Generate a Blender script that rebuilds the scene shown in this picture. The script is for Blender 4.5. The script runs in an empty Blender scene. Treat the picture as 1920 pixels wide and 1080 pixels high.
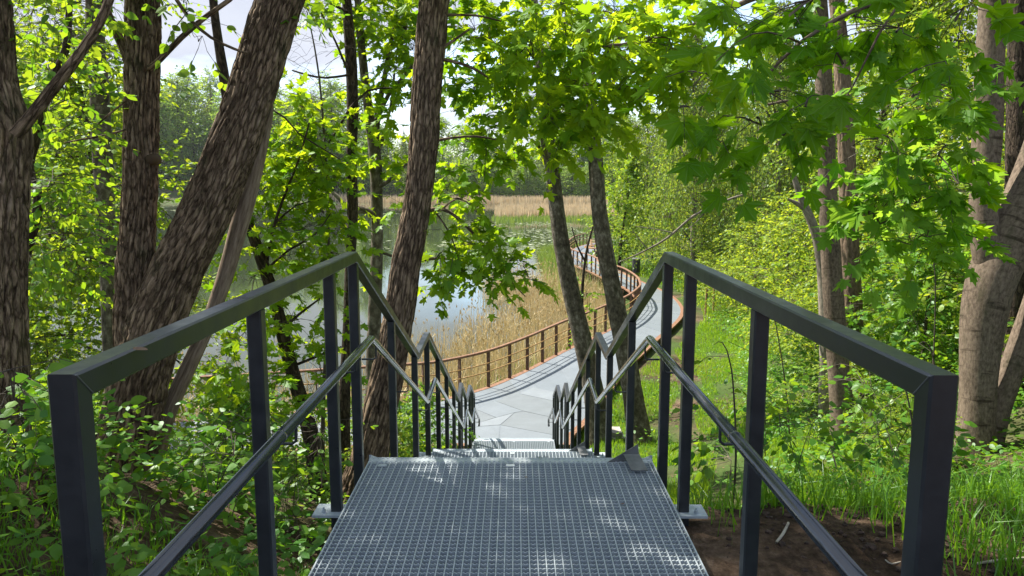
import bpy, math, random
import numpy as np
from mathutils import Matrix, Vector

random.seed(7)
RNG = np.random.default_rng(11)
SC = bpy.context.scene
COL = SC.collection
R_ = math.radians

# ------------------------------------------------------------------ camera
F_PX = 1400.0
PITCH = math.atan(197 / F_PX)
YAW = R_(0.245)
CAM = np.array([0.025, 0.0, 6.44])
cam_d = bpy.data.cameras.new('camera')
cam_d.sensor_width = 36.0
cam_d.lens = F_PX / 1920 * 36.0
cam_d.clip_start = 0.05
cam_d.clip_end = 3000
cam = bpy.data.objects.new('camera', cam_d)
COL.objects.link(cam)
cam.location = CAM.tolist()
cam.rotation_euler = (math.pi / 2 - PITCH, 0, YAW)
SC.camera = cam

# ------------------------------------------------------------------ world, sun, exposure
SUN_EL, SUN_AZ = R_(51), R_(-52)          # azimuth from +Y, negative = to the left
world = bpy.data.worlds.new('World')
SC.world = world
world.use_nodes = True
wn, wl = world.node_tree.nodes, world.node_tree.links
wn.clear()
w_out = wn.new('ShaderNodeOutputWorld')
w_bg = wn.new('ShaderNodeBackground')
w_bg.inputs['Strength'].default_value = 0.13
w_sky = wn.new('ShaderNodeTexSky')
w_sky.sky_type = 'NISHITA'
w_sky.sun_disc = False
w_sky.sun_elevation = SUN_EL
w_sky.sun_rotation = SUN_AZ
w_sky.air_density = 1.0
w_sky.dust_density = 0.6
w_tc = wn.new('ShaderNodeTexCoord')
w_map = wn.new('ShaderNodeMapping')
w_map.inputs['Scale'].default_value = (1.0, 1.0, 2.6)
w_map.inputs['Location'].default_value = (0.35, 0.1, 0.2)
w_nz = wn.new('ShaderNodeTexNoise')
w_nz.inputs['Scale'].default_value = 2.3
w_nz.inputs['Detail'].default_value = 7
w_nz.inputs['Roughness'].default_value = 0.55
w_rp = wn.new('ShaderNodeValToRGB')
w_rp.color_ramp.elements[0].position = 0.38
w_rp.color_ramp.elements[1].position = 0.54
w_nz2 = wn.new('ShaderNodeTexNoise')
w_nz2.inputs['Scale'].default_value = 5.0
w_nz2.inputs['Detail'].default_value = 5
w_cl = wn.new('ShaderNodeMix')
w_cl.data_type = 'RGBA'
w_cl.inputs['A'].default_value = (1.80, 1.98, 2.5, 1)
w_cl.inputs['B'].default_value = (2.85, 2.95, 3.25, 1)
w_mx = wn.new('ShaderNodeMix')
w_mx.data_type = 'RGBA'
wl.new(w_tc.outputs['Generated'], w_map.inputs['Vector'])
wl.new(w_map.outputs['Vector'], w_nz.inputs['Vector'])
wl.new(w_map.outputs['Vector'], w_nz2.inputs['Vector'])
wl.new(w_nz.outputs['Fac'], w_rp.inputs['Fac'])
wl.new(w_nz2.outputs['Fac'], w_cl.inputs['Factor'])
wl.new(w_rp.outputs['Color'], w_mx.inputs['Factor'])
wl.new(w_sky.outputs['Color'], w_mx.inputs['A'])
wl.new(w_cl.outputs['Result'], w_mx.inputs['B'])
wl.new(w_mx.outputs['Result'], w_bg.inputs['Color'])
wl.new(w_bg.outputs['Background'], w_out.inputs['Surface'])

sun_d = bpy.data.lights.new('sun', 'SUN')
sun_d.energy = 5.0
sun_d.angle = R_(0.5)
sun_d.color = (1.0, 0.94, 0.84)
sun = bpy.data.objects.new('sun', sun_d)
COL.objects.link(sun)
TO_SUN = Vector((math.sin(SUN_AZ) * math.cos(SUN_EL), math.cos(SUN_AZ) * math.cos(SUN_EL), math.sin(SUN_EL)))
sun.rotation_euler = TO_SUN.to_track_quat('Z', 'Y').to_euler()
sun.location = (-20, 15, 40)

SC.view_settings.view_transform = 'Standard'
SC.view_settings.look = 'None'
SC.view_settings.exposure = 1.36
SC.view_settings.gamma = 1.0
SC.view_settings.use_curve_mapping = False
SC.render.engine = 'CYCLES'
SC.cycles.max_bounces = 8
SC.cycles.diffuse_bounces = 4
SC.cycles.transmission_bounces = 4
SC.cycles.transparent_max_bounces = 4
SC.cycles.caustics_reflective = False
SC.cycles.caustics_refractive = False

# ------------------------------------------------------------------ pixel -> place helpers (used once, to read distances off the photo)
_R = np.array([math.cos(YAW), math.sin(YAW), 0.0])
_F = np.array([-math.sin(YAW) * math.cos(PITCH), math.cos(YAW) * math.cos(PITCH), -math.sin(PITCH)])
_U = np.cross(_R, _F)


def at(x, y, t):
    return CAM + t * (_F + _R * (x - 960) / F_PX + _U * (540 - y) / F_PX)


# ------------------------------------------------------------------ terrain height
EDGE = np.array([(-400, -60), (-160, -18), (-70, 2), (-30, 10.5), (-16, 14.2), (-9.5, 16.1), (-5.5, 17.2), (-2.3, 18.1), (-1.75, 18.4),
                 (-0.7, 19.5), (0.3, 21.2), (1.24, 23.1), (1.75, 24.1), (3.48, 27.3), (4.04, 28.5), (5.17, 31.3), (5.67, 33.5),
                 (5.86, 36.6), (5.72, 39.2), (5.34, 41.1), (4.64, 46.3), (4.2, 48.5), (3.84, 51.8), (4.26, 58.6), (5.2, 63.4),
                 (7.2, 68.3), (11, 76), (14, 95), (22, 140), (30, 200), (48, 270), (60, 420), (60, 900)], float)
PF_S = np.array([-60, -20, -6, -1.5, 0, 2.2, 4.2, 5.4, 6.3, 7.1, 8.2, 11.0, 13.3, 14.3, 16.5, 22, 30, 50, 90, 300])
PF_Z = np.array([-3, -2, -.6, .02, .25, .80, .80, 1.1, 1.2, 1.55, 1.95, 3.0, 3.75, 4.0, 4.70, 4.95, 5.3, 8, 12, 22])


def sdist(x, y):
    x, y = np.asarray(x, float), np.asarray(y, float)
    best = np.full(x.shape, 1e9)
    sign = np.ones(x.shape)
    for (ax, ay), (bx, by) in zip(EDGE[:-1], EDGE[1:]):
        dx, dy = bx - ax, by - ay
        L2 = dx * dx + dy * dy
        t = np.clip(((x - ax) * dx + (y - ay) * dy) / L2, 0, 1)
        ex, ey = x - ax - t * dx, y - ay - t * dy
        d = np.hypot(ex, ey)
        cr = dx * (y - ay) - dy * (x - ax)
        up = d < best - 1e-9
        best = np.where(up, d, best)
        sign = np.where(up, np.where(cr > 0, -1.0, 1.0), sign)
    return best * sign


_T = np.random.default_rng(3).random((64, 64))


def vnoise(u, v, pu=64):
    u, v = np.asarray(u, float), np.asarray(v, float)
    iu, iv = np.floor(u).astype(int), np.floor(v).astype(int)
    fu, fv = u - iu, v - iv
    fu, fv = fu * fu * (3 - 2 * fu), fv * fv * (3 - 2 * fv)
    a, b = _T[iu % pu % 64, iv % 64], _T[(iu + 1) % pu % 64, iv % 64]
    c, d = _T[iu % pu % 64, (iv + 1) % 64], _T[(iu + 1) % pu % 64, (iv + 1) % 64]
    return (a * (1 - fu) + b * fu) * (1 - fv) + (c * (1 - fu) + d * fu) * fv


ST_Y = np.array([-3, 3.9, 6.31, 7.0, 10.93, 11.47, 12.73, 13.68, 15.03, 20])
ST_Z = np.array([4.95, 4.95, 3.88, 3.88, 2.15, 2.15, 1.55, 1.55, 1.0, 1.0])


def ground(x, y):
    x, y = np.asarray(x, float), np.asarray(y, float)
    s = sdist(x, y)
    z = np.interp(s, PF_S, PF_Z)
    z = z + np.clip((s - 4) / 6, 0, 1) * ((vnoise(x * .55 + 9, y * .55 + 5) - .5) * .28 + (vnoise(x * 1.9, y * 1.9) - .5) * .10)
    # right of the stairs the bank climbs a little towards the wood
    z = z + np.clip((x - 2.5) / 12, 0, 1) * np.clip((s - 5) / 8, 0, 1) * 1.2
    # left of the stairs it stays high longer before it drops to the shore
    z = z + np.clip((-x - .9) / 1.6, 0, 1) * np.clip((s - 8) / 4.5, 0, 1) * np.clip((9 + x) / 3, 0, 1) * .95
    under = np.interp(y, ST_Y, ST_Z) - .34
    w = np.clip(1.9 - np.abs(x), 0, 1) * np.clip((18 - y) / 2, 0, 1)
    z = z * (1 - w) + np.minimum(z, under) * w
    # level pad beside the top landing
    w2 = np.clip(2.6 - np.hypot((x - 2.3) * .6, y - 2.0) * .9, 0, 1) * (np.abs(x) > .5)
    z = z * (1 - w2) + (4.78 + (vnoise(x * 2.1 + 4, y * 2.1) - .5) * .10) * w2
    # far shore
    far = y - (262 + 10 * np.sin(x * .021 + .6) + np.clip((-x - 60) * .1, 0, 40) * -1)
    zf = np.interp(far, [-30, -6, 0, 6, 40, 120, 600], [-3, -.6, .1, .9, 6, 14, 20]) * np.where(far > 0, 1 + np.clip((-x - 45) / 60, 0, 1) * .35, 1)
    return np.maximum(z, zf)


def gz(x, y):
    return float(ground(np.array([x]), np.array([y]))[0])


def hit(px, py, tmin=1.5, tmax=60):
    """where the view of this pixel meets the ground"""
    ts = np.linspace(tmin, tmax, 1500)
    P = CAM + ts[:, None] * (_F + _R * (px - 960) / F_PX + _U * (540 - py) / F_PX)
    below = P[:, 2] < ground(P[:, 0], P[:, 1])
    i = int(np.argmax(below))
    return float(ts[i]) if below.any() else tmax


# ------------------------------------------------------------------ mesh helpers
class Geo:
    """collects polygons for one mesh"""

    def __init__(s):
        s.v, s.l, s.n, s.t, s.uv, s.c = [], [], [], [], [], 0

    def add(s, V, faces, tint=None, uv=None):
        V = np.asarray(V, float)
        for f in faces:
            s.n.append(np.array([len(f)]))
            s.l.append(np.asarray(f, int) + s.c)
            if uv is not None:
                s.uv.append(np.asarray([uv[i] for i in f], float))
        s.v.append(V)
        s.t.append(np.full(len(V), .5) if tint is None else np.asarray(tint, float))
        s.c += len(V)

    def add_arrays(s, V, loops, sizes, tint=None, uv=None):
        s.v.append(V)
        s.l.append(loops + s.c)
        s.n.append(sizes)
        s.t.append(np.full(len(V), .5) if tint is None else tint)
        if uv is not None:
            s.uv.append(uv)
        s.c += len(V)

    def mesh(s, name, mat, off=None, smooth=False):
        me = bpy.data.meshes.new(name)
        if not s.v:
            return me
        V = np.concatenate(s.v)
        if off is not None:
            V = V - np.asarray(off, float)
        L = np.concatenate(s.l).astype(np.int32)
        N = np.concatenate(s.n).astype(np.int32)
        me.vertices.add(len(V))
        me.vertices.foreach_set('co', V.astype(np.float32).ravel())
        me.loops.add(len(L))
        me.loops.foreach_set('vertex_index', L)
        me.polygons.add(len(N))
        me.polygons.foreach_set('loop_start', (np.cumsum(N) - N).astype(np.int32))
        me.polygons.foreach_set('use_smooth', np.full(len(N), bool(smooth)))
        me.update(calc_edges=True)
        at_ = me.attributes.new('tint', 'FLOAT', 'POINT')
        at_.data.foreach_set('value', np.concatenate(s.t).astype(np.float32))
        if s.uv:
            u = np.concatenate(s.uv)
            if len(u) == len(L):
                me.uv_layers.new(name='UVMap').data.foreach_set('uv', u.astype(np.float32).ravel())
        if mat is not None:
            me.materials.append(mat)
        return me


def tag(o, label=None, cat=None, group=None, kind=None):
    for k, v in (('label', label), ('category', cat), ('group', group), ('kind', kind)):
        if v:
            o[k] = v
    return o


def link(name, data, parent=None, loc=None):
    o = bpy.data.objects.new(name, data)
    COL.objects.link(o)
    if parent is not None:
        o.parent = parent
    if loc is not None:
        o.location = tuple(float(c) for c in loc)
    return o


def thing(name, label, cat, loc, group=None):
    o = link(name, None, None, loc)
    o.empty_display_size = .2
    return tag(o, label, cat, group)


def root_of(p):
    while p.parent is not None:
        p = p.parent
    return np.array(p.location)


def part(name, geo, mat, parent, smooth=False, label=None, kind=None):
    o = link(name, geo.mesh(name, mat, root_of(parent), smooth), parent)
    return tag(o, label, kind=kind)


def solo(name, geo, mat, label, cat, group=None, kind=None, smooth=False):
    return tag(link(name, geo.mesh(name, mat, None, smooth)), label, cat, group, kind)


def copy_tree(o, parent=None):
    c = o.copy()
    COL.objects.link(c)
    if parent is not None:
        c.parent = parent
    for ch in list(o.children):
        copy_tree(ch, c)
    return c


def norm(a):
    return a / np.maximum(np.linalg.norm(a, axis=-1, keepdims=True), 1e-9)


def box_v(c, s, ax=None):
    """8 corners; ax = 3 axes rows"""
    ax = np.eye(3) if ax is None else np.asarray(ax)
    q = np.array([(x, y, z) for z in (-.5, .5) for y in (-.5, .5) for x in (-.5, .5)])
    return np.asarray(c) + (q * np.asarray(s)) @ ax


BOX_F = [(0, 2, 3, 1), (4, 5, 7, 6), (0, 1, 5, 4), (2, 6, 7, 3), (0, 4, 6, 2), (1, 3, 7, 5)]


def add_box(g, c, s, ax=None):
    g.add(box_v(c, s, ax), BOX_F)


CH = .12


def rect_profile(w, h, ch=.006):
    a, b = w / 2, h / 2
    return np.array([(-a + ch, -b), (a - ch, -b), (a, -b + ch), (a, b - ch), (a - ch, b), (-a + ch, b), (-a, b - ch), (-a, -b + ch)])


def sweep_rings(path, prof, fixed):
    """mitred sweep. fixed = the axis every bend turns about (its profile x stays on it)"""
    P = np.asarray(path, float)
    fx = np.asarray(fixed, float)
    seg = norm(P[1:] - P[:-1])
    rings = []
    for i in range(len(P)):
        t1 = seg[max(i - 1, 0)]
        t2 = seg[min(i, len(seg) - 1)]
        n1, n2 = np.cross(fx, t1), np.cross(fx, t2)
        n1, n2 = n1 / np.linalg.norm(n1), n2 / np.linalg.norm(n2)
        n = n1 + n2
        n = n / np.linalg.norm(n)
        n = n / max(np.dot(n, n1), .3)
        rings.append(P[i] + prof[:, :1] * fx + prof[:, 1:] * n)
    return np.array(rings)


def add_rings(g, rings, caps=True):
    n, k = rings.shape[:2]
    fs = []
    for i in range(n - 1):
        for j in range(k):
            a, b = i * k + j, i * k + (j + 1) % k
            fs.append((a, b, b + k, a + k))
    if caps:
        fs.append(tuple(range(k - 1, -1, -1)))
        fs.append(tuple((n - 1) * k + j for j in range(k)))
    g.add(rings.reshape(-1, 3), fs)


def tube_rings(path, rad, sides):
    P = np.asarray(path, float)
    rad = np.broadcast_to(np.asarray(rad, float), (len(P),))
    T = np.zeros_like(P)
    T[1:-1] = norm(norm(P[2:] - P[1:-1]) + norm(P[1:-1] - P[:-2]))
    T[0], T[-1] = norm(P[1] - P[0]), norm(P[-1] - P[-2])
    ref = np.array([0, 0, 1.0]) if abs(T[0][2]) < .9 else np.array([1.0, 0, 0])
    A = np.cross(ref, T[0])
    A /= np.linalg.norm(A)
    out = []
    ang = np.linspace(0, 2 * math.pi, sides, endpoint=False)
    for i in range(len(P)):
        A = A - np.dot(A, T[i]) * T[i]
        A /= np.linalg.norm(A)
        B = np.cross(T[i], A)
        out.append(P[i] + rad[i] * (np.cos(ang)[:, None] * A + np.sin(ang)[:, None] * B))
    return np.array(out)


def add_tube(g, path, rad, sides=8, caps=True):
    add_rings(g, tube_rings(path, rad, sides), caps)


def smooth_path(P, R, step):
    """Catmull-Rom resample of points and radii"""
    P, R = np.asarray(P, float), np.asarray(R, float)
    Q = np.column_stack([P, R])
    E = np.vstack([2 * Q[0] - Q[1], Q, 2 * Q[-1] - Q[-2]])
    out = []
    for i in range(1, len(E) - 2):
        a, b, c, d = E[i - 1], E[i], E[i + 1], E[i + 2]
        n = max(2, int(np.linalg.norm(c[:3] - b[:3]) / step))
        for t in np.linspace(0, 1, n, endpoint=False):
            out.append(.5 * (2 * b + (c - a) * t + (2 * a - 5 * b + 4 * c - d) * t * t + (3 * b - a - 3 * c + d) * t ** 3))
    out.append(E[-2])
    out = np.array(out)
    return out[:, :3], np.maximum(out[:, 3], .002)


# ------------------------------------------------------------------ materials
def mat(name):
    m = bpy.data.materials.new(name)
    m.use_nodes = True
    nt = m.node_tree
    b = nt.nodes['Principled BSDF']
    return m, nt.nodes, nt.links, b


def ramp(N, stops):
    r = N.new('ShaderNodeValToRGB')
    el = r.color_ramp.elements
    el[0].position, el[0].color = stops[0][0], (*stops[0][1], 1)
    el[1].position, el[1].color = stops[-1][0], (*stops[-1][1], 1)
    for p, c in stops[1:-1]:
        e = el.new(p)
        e.color = (*c, 1)
    return r


def tex(N, L, kind, scale, vec=None, detail=4, rough=.55):
    t = N.new(kind)
    t.inputs['Scale'].default_value = scale
    if kind == 'ShaderNodeTexNoise':
        t.inputs['Detail'].default_value = detail
        t.inputs['Roughness'].default_value = rough
    if vec is not None:
        L.new(vec, t.inputs['Vector'])
    return t


def add_bump(N, L, b, h, strength, dist=.01):
    bp = N.new('ShaderNodeBump')
    bp.inputs['Strength'].default_value = strength
    bp.inputs['Distance'].default_value = dist
    L.new(h, bp.inputs['Height'])
    L.new(bp.outputs['Normal'], b.inputs['Normal'])
    return bp


def coords(N, L, which='Object', scale=(1, 1, 1)):
    tc = N.new('ShaderNodeTexCoord')
    mp = N.new('ShaderNodeMapping')
    mp.inputs['Scale'].default_value = scale
    L.new(tc.outputs[which], mp.inputs['Vector'])
    return mp.outputs['Vector']


def simple(name, stops, scale, rough=.6, bump=.2, metal=0.0, dist=.004, detail=5, spec=.5):
    m, N, L, b = mat(name)
    v = coords(N, L)
    n = tex(N, L, 'ShaderNodeTexNoise', scale, v, detail)
    r = ramp(N, stops)
    L.new(n.outputs['Fac'], r.inputs['Fac'])
    L.new(r.outputs['Color'], b.inputs['Base Color'])
    b.inputs['Roughness'].default_value = rough
    b.inputs['Metallic'].default_value = metal
    b.inputs['Specular IOR Level'].default_value = spec
    if bump:
        add_bump(N, L, b, n.outputs['Fac'], bump, dist)
    return m


def leaf_mat(name, dark, light, tdark, tlight, tr=.5, gloss=.06, veins=0):
    """two-sided leaf: reflects, lets light through, slight sheen; tint varies leaf by leaf"""
    m, N, L, b = mat(name)
    N.remove(b)
    out = N['Material Output']
    a = N.new('ShaderNodeAttribute')
    a.attribute_name = 'tint'
    info = N.new('ShaderNodeObjectInfo')
    mx = []
    k = 1 / (1 - tr)                           # so that the sheet as a whole reflects the given colour
    for c0, c1 in ((tuple(min(.8, c * k) for c in dark), tuple(min(.8, c * k) for c in light)), (tdark, tlight)):
        q = N.new('ShaderNodeMix')
        q.data_type = 'RGBA'
        q.inputs['A'].default_value = (*c0, 1)
        q.inputs['B'].default_value = (*c1, 1)
        L.new(a.outputs['Fac'], q.inputs['Factor'])
        mx.append(q)
    nrm = None
    if veins:                                  # ribs fan out from the stalk (leaf coordinates)
        uv = N.new('ShaderNodeUVMap')
        sp = N.new('ShaderNodeSeparateXYZ')
        L.new(uv.outputs['UV'], sp.inputs[0])

        def mth(op, a_, b_=None):
            q_ = N.new('ShaderNodeMath')
            q_.operation = op
            for i_, v_ in enumerate((a_, b_)):
                if v_ is None:
                    continue
                if isinstance(v_, (int, float)):
                    q_.inputs[i_].default_value = v_
                else:
                    L.new(v_, q_.inputs[i_])
            return q_.outputs[0]
        th = mth('ARCTAN2', sp.outputs['X'], mth('ADD', sp.outputs['Y'], .04))
        st = mth('ABSOLUTE', mth('SINE', mth('MULTIPLY', th, float(veins))))
        side_v = mth('ABSOLUTE', mth('SINE', mth('ADD', mth('MULTIPLY', sp.outputs['Y'], 22.0), mth('MULTIPLY', mth('ABSOLUTE', sp.outputs['X']), -16.0))))
        hgt = mth('ADD', mth('POWER', st, .45), mth('MULTIPLY', mth('POWER', side_v, .6), .08))
        bp = N.new('ShaderNodeBump')
        bp.inputs['Strength'].default_value = .5
        bp.inputs['Distance'].default_value = .02
        L.new(hgt, bp.inputs['Height'])
        nrm = bp.outputs['Normal']
        rib = mth('LESS_THAN', st, .16)
        for q in mx:
            w_ = N.new('ShaderNodeMix')
            w_.data_type = 'RGBA'
            w_.blend_type = 'ADD'
            L.new(mth('MULTIPLY', rib, .10), w_.inputs['Factor'])
            L.new(q.outputs['Result'], w_.inputs['A'])
            w_.inputs['B'].default_value = (.5, .6, .3, 1)
            mx[mx.index(q)] = w_
    d = N.new('ShaderNodeBsdfDiffuse')
    t = N.new('ShaderNodeBsdfTranslucent')
    L.new(mx[0].outputs['Result'], d.inputs['Color'])
    L.new(mx[1].outputs['Result'], t.inputs['Color'])
    s = N.new('ShaderNodeMixShader')
    s.inputs['Fac'].default_value = tr
    L.new(d.outputs[0], s.inputs[1])
    L.new(t.outputs[0], s.inputs[2])
    g = N.new('ShaderNodeBsdfGlossy')
    if nrm is not None:
        for q in (d, t, g):
            L.new(nrm, q.inputs['Normal'])
    g.inputs['Roughness'].default_value = .42
    g.inputs['Color'].default_value = (.9, .95, 1, 1)
    s2 = N.new('ShaderNodeMixShader')
    s2.inputs['Fac'].default_value = gloss
    L.new(s.outputs[0], s2.inputs[1])
    L.new(g.outputs[0], s2.inputs[2])
    L.new(s2.outputs[0], out.inputs['Surface'])
    return m


def bark_mat(name, stops, su, sv, bump, moss=0.0, dist=.02, lent=False, plates=None):
    """bark driven by the trunk's own (round, along) coordinates in metres"""
    m, N, L, b = mat(name)
    v = coords(N, L, 'UV', (su, sv, 1))
    v2 = coords(N, L, 'UV', (3, 1.2, 1))
    n1 = tex(N, L, 'ShaderNodeTexNoise', 1.0, v, 6, .65)
    n2 = tex(N, L, 'ShaderNodeTexNoise', 1.0, v2, 4)
    add = N.new('ShaderNodeMath')
    add.operation = 'MULTIPLY_ADD'
    L.new(n2.outputs['Fac'], add.inputs[0])
    add.inputs[1].default_value = .5
    L.new(n1.outputs['Fac'], add.inputs[2])
    sub = N.new('ShaderNodeMath')
    sub.operation = 'SUBTRACT'
    L.new(add.outputs[0], sub.inputs[0])
    sub.inputs[1].default_value = .25
    r = ramp(N, stops)
    L.new(sub.outputs[0], r.inputs['Fac'])
    col = r.outputs['Color']
    h = n1.outputs['Fac']
    if plates:                                 # long scaly plates parted by dark cracks
        vp = coords(N, L, 'UV', (plates[0], plates[1], 1))
        wb = tex(N, L, 'ShaderNodeTexNoise', 1.4, vp, 3)
        av = N.new('ShaderNodeMix')
        av.data_type = 'VECTOR'
        av.inputs['Factor'].default_value = .55
        L.new(vp, av.inputs['A'])
        wv = N.new('ShaderNodeVectorMath')
        wv.operation = 'MULTIPLY_ADD'
        L.new(wb.outputs['Color'], wv.inputs[0])
        wv.inputs[1].default_value = (2.4, 2.4, 0)
        L.new(vp, wv.inputs[2])
        L.new(wv.outputs[0], av.inputs['B'])
        ve = N.new('ShaderNodeTexVoronoi')
        ve.feature = 'DISTANCE_TO_EDGE'
        ve.inputs['Scale'].default_value = 1
        L.new(av.outputs['Result'], ve.inputs['Vector'])
        vc = N.new('ShaderNodeTexVoronoi')
        vc.inputs['Scale'].default_value = 1
        L.new(av.outputs['Result'], vc.inputs['Vector'])
        re_ = ramp(N, [(.0, (.32, .30, .28)), (.16, (1, 1, 1))])
        L.new(ve.outputs['Distance'], re_.inputs['Fac'])
        sc_ = N.new('ShaderNodeSeparateColor')
        L.new(vc.outputs['Color'], sc_.inputs[0])
        rc_ = ramp(N, [(.0, (.78, .77, .76)), (1, (1.12, 1.10, 1.08))])
        L.new(sc_.outputs[0], rc_.inputs['Fac'])
        for src in (re_, rc_):
            mu = N.new('ShaderNodeMix')
            mu.data_type = 'RGBA'
            mu.blend_type = 'MULTIPLY'
            mu.inputs['Factor'].default_value = 1
            L.new(col, mu.inputs['A'])
            L.new(src.outputs['Color'], mu.inputs['B'])
            col = mu.outputs['Result']
        hh = N.new('ShaderNodeMath')
        hh.operation = 'MULTIPLY_ADD'
        L.new(n1.outputs['Fac'], hh.inputs[0])
        hh.inputs[1].default_value = .5
        L.new(re_.outputs['Color'], hh.inputs[2])
        h = hh.outputs[0]
    if lent:                                   # dark cross marks of smooth bark
        v3 = coords(N, L, 'UV', (2.2, 16, 1))
        n3 = tex(N, L, 'ShaderNodeTexNoise', 1.0, v3, 3, .5)
        r3 = ramp(N, [(.60, (1, 1, 1)), (.70, (.35, .33, .3))])
        L.new(n3.outputs['Fac'], r3.inputs['Fac'])
        mu = N.new('ShaderNodeMix')
        mu.data_type = 'RGBA'
        mu.blend_type = 'MULTIPLY'
        mu.inputs['Factor'].default_value = 1
        L.new(col, mu.inputs['A'])
        L.new(r3.outputs['Color'], mu.inputs['B'])
        col = mu.outputs['Result']
    if moss:
        v4 = coords(N, L, 'UV', (2.0, .9, 1))
        n4 = tex(N, L, 'ShaderNodeTexNoise', 1.7, v4, 6, .7)
        r4 = ramp(N, [(.56, (0, 0, 0)), (.66, (moss, moss, moss))])
        L.new(n4.outputs['Fac'], r4.inputs['Fac'])
        mm = N.new('ShaderNodeMix')
        mm.data_type = 'RGBA'
        L.new(r4.outputs['Color'], mm.inputs['Factor'])
        L.new(col, mm.inputs['A'])
        mm.inputs['B'].default_value = (.030, .034, .012, 1)
        col = mm.outputs['Result']
    L.new(col, b.inputs['Base Color'])
    b.inputs['Roughness'].default_value = .9
    b.inputs['Specular IOR Level'].default_value = .2
    add_bump(N, L, b, h, bump, dist)
    return m


M = {}
M['bark_furrow'] = bark_mat('furrowed bark', [(.30, (.055, .038, .024)), (.44, (.165, .118, .078)), (.58, (.285, .210, .142)), (.8, (.42, .335, .245))], 46, 9, 1.0, .7, .016, False, (27, 5.0))
M['bark_rough'] = bark_mat('rough brown bark', [(.30, (.06, .042, .028)), (.5, (.17, .12, .082)), (.75, (.29, .22, .155))], 30, 9, .9, .3, .015)
M['bark_brown'] = bark_mat('brown bark', [(.30, (.05, .037, .026)), (.5, (.135, .102, .074)), (.75, (.225, .175, .13))], 40, 18, .45, .5, .01, True)
M['bark_grey'] = bark_mat('grey bark', [(.30, (.030, .024, .017)), (.5, (.10, .084, .060)), (.72, (.27, .24, .195))], 12, 7, .6, .85, .012)
M['bark_dark'] = bark_mat('dark bark', [(.30, (.024, .018, .013)), (.55, (.085, .063, .045)), (.8, (.16, .12, .09))], 30, 10, .7, .5, .015, False, (24, 7))
M['bark_pale'] = bark_mat('pale bark', [(.30, (.10, .085, .065)), (.55, (.24, .205, .165)), (.8, (.38, .34, .29))], 30, 12, .4, .2, .008)
M['dead_wood'] = bark_mat('dead wood', [(.30, (.10, .072, .050)), (.5, (.24, .18, .13)), (.75, (.38, .31, .24))], 46, 5, .6, .3, .01)
M['twig'] = simple('twig', [(.3, (.035, .026, .018)), (.7, (.09, .07, .05))], 30, .8, 0)
M['twig_pale'] = simple('pale twig', [(.3, (.22, .19, .15)), (.7, (.4, .36, .3))], 30, .8, 0)

M['maple'] = leaf_mat('maple leaf', (.038, .095, .005), (.080, .15, .007), (.20, .40, .008), (.50, .62, .015), .55, .012)
M['maple_deep'] = leaf_mat('deep green maple leaf', (.036, .100, .003), (.078, .145, .004), (.18, .42, .005), (.42, .60, .008), .52, .008, 4)
M['lime'] = leaf_mat('lime leaf', (.035, .090, .010), (.085, .15, .015), (.16, .34, .012), (.46, .56, .02), .55, .02)
M['small'] = leaf_mat('small leaf', (.042, .095, .010), (.12, .17, .018), (.18, .34, .015), (.50, .56, .03), .5, .012)
M['cover'] = leaf_mat('herb leaf', (.032, .10, .010), (.09, .165, .014), (.14, .34, .012), (.40, .54, .02), .45, .02)
M['far_leaf'] = leaf_mat('far leaf', (.055, .115, .018), (.13, .19, .028), (.18, .34, .03), (.42, .52, .06), .5, .01)
M['birch_leaf'] = leaf_mat('birch leaf', (.042, .095, .014), (.10, .16, .022), (.16, .30, .025), (.38, .46, .04), .45, .015)
M['grass'] = leaf_mat('grass blade', (.040, .115, .010), (.11, .20, .012), (.15, .36, .012), (.45, .60, .02), .45, .03)
M['reed'] = leaf_mat('dry reed', (.27, .175, .075), (.62, .49, .28), (.24, .16, .06), (.50, .39, .20), .3, .02)
M['reed_far'] = leaf_mat('far dry reed', (.36, .275, .165), (.56, .46, .30), (.30, .22, .12), (.42, .35, .21), .3, .01)
M['reed_green'] = leaf_mat('green reed', (.07, .13, .02), (.15, .20, .03), (.16, .26, .03), (.30, .36, .05), .4, .05)
M['lily'] = simple('lily pad', [(.3, (.15, .20, .07)), (.7, (.34, .36, .18))], 3, .4, 0)
M['dry_leaf'] = leaf_mat('dry leaf', (.10, .055, .03), (.36, .24, .15), (.10, .05, .02), (.3, .18, .09), .25, .04)

# dark grey painted steel of the stair rails: smooth satin paint with faint dust
m, N, L, b = mat('anthracite paint')
v = coords(N, L)
n = tex(N, L, 'ShaderNodeTexNoise', 9, v, 6, .7)
n2 = tex(N, L, 'ShaderNodeTexNoise', 420, v, 2)
r = ramp(N, [(.35, (.016, .0195, .0235)), (.7, (.029, .0335, .038))])
L.new(n.outputs['Fac'], r.inputs['Fac'])
L.new(r.outputs['Color'], b.inputs['Base Color'])
n3 = tex(N, L, 'ShaderNodeTexNoise', 95, v, 4, .7)
r3 = ramp(N, [(.70, (0, 0, 0)), (.80, (.35, .35, .35))])
L.new(n3.outputs['Fac'], r3.inputs['Fac'])
md = N.new('ShaderNodeMix')
md.data_type = 'RGBA'
L.new(r3.outputs['Color'], md.inputs['Factor'])
L.new(r.outputs['Color'], md.inputs['A'])
md.inputs['B'].default_value = (.16, .15, .13, 1)
L.new(md.outputs['Result'], b.inputs['Base Color'])
rr = ramp(N, [(.3, (.26, .26, .26)), (.75, (.50, .50, .50))])
L.new(n.outputs['Fac'], rr.inputs['Fac'])
L.new(rr.outputs['Color'], b.inputs['Roughness'])
add_bump(N, L, b, n2.outputs['Fac'], .12, .0006)
b.inputs['Coat Weight'].default_value = .12
b.inputs['Coat Roughness'].default_value = .15
M['paint'] = m
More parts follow.
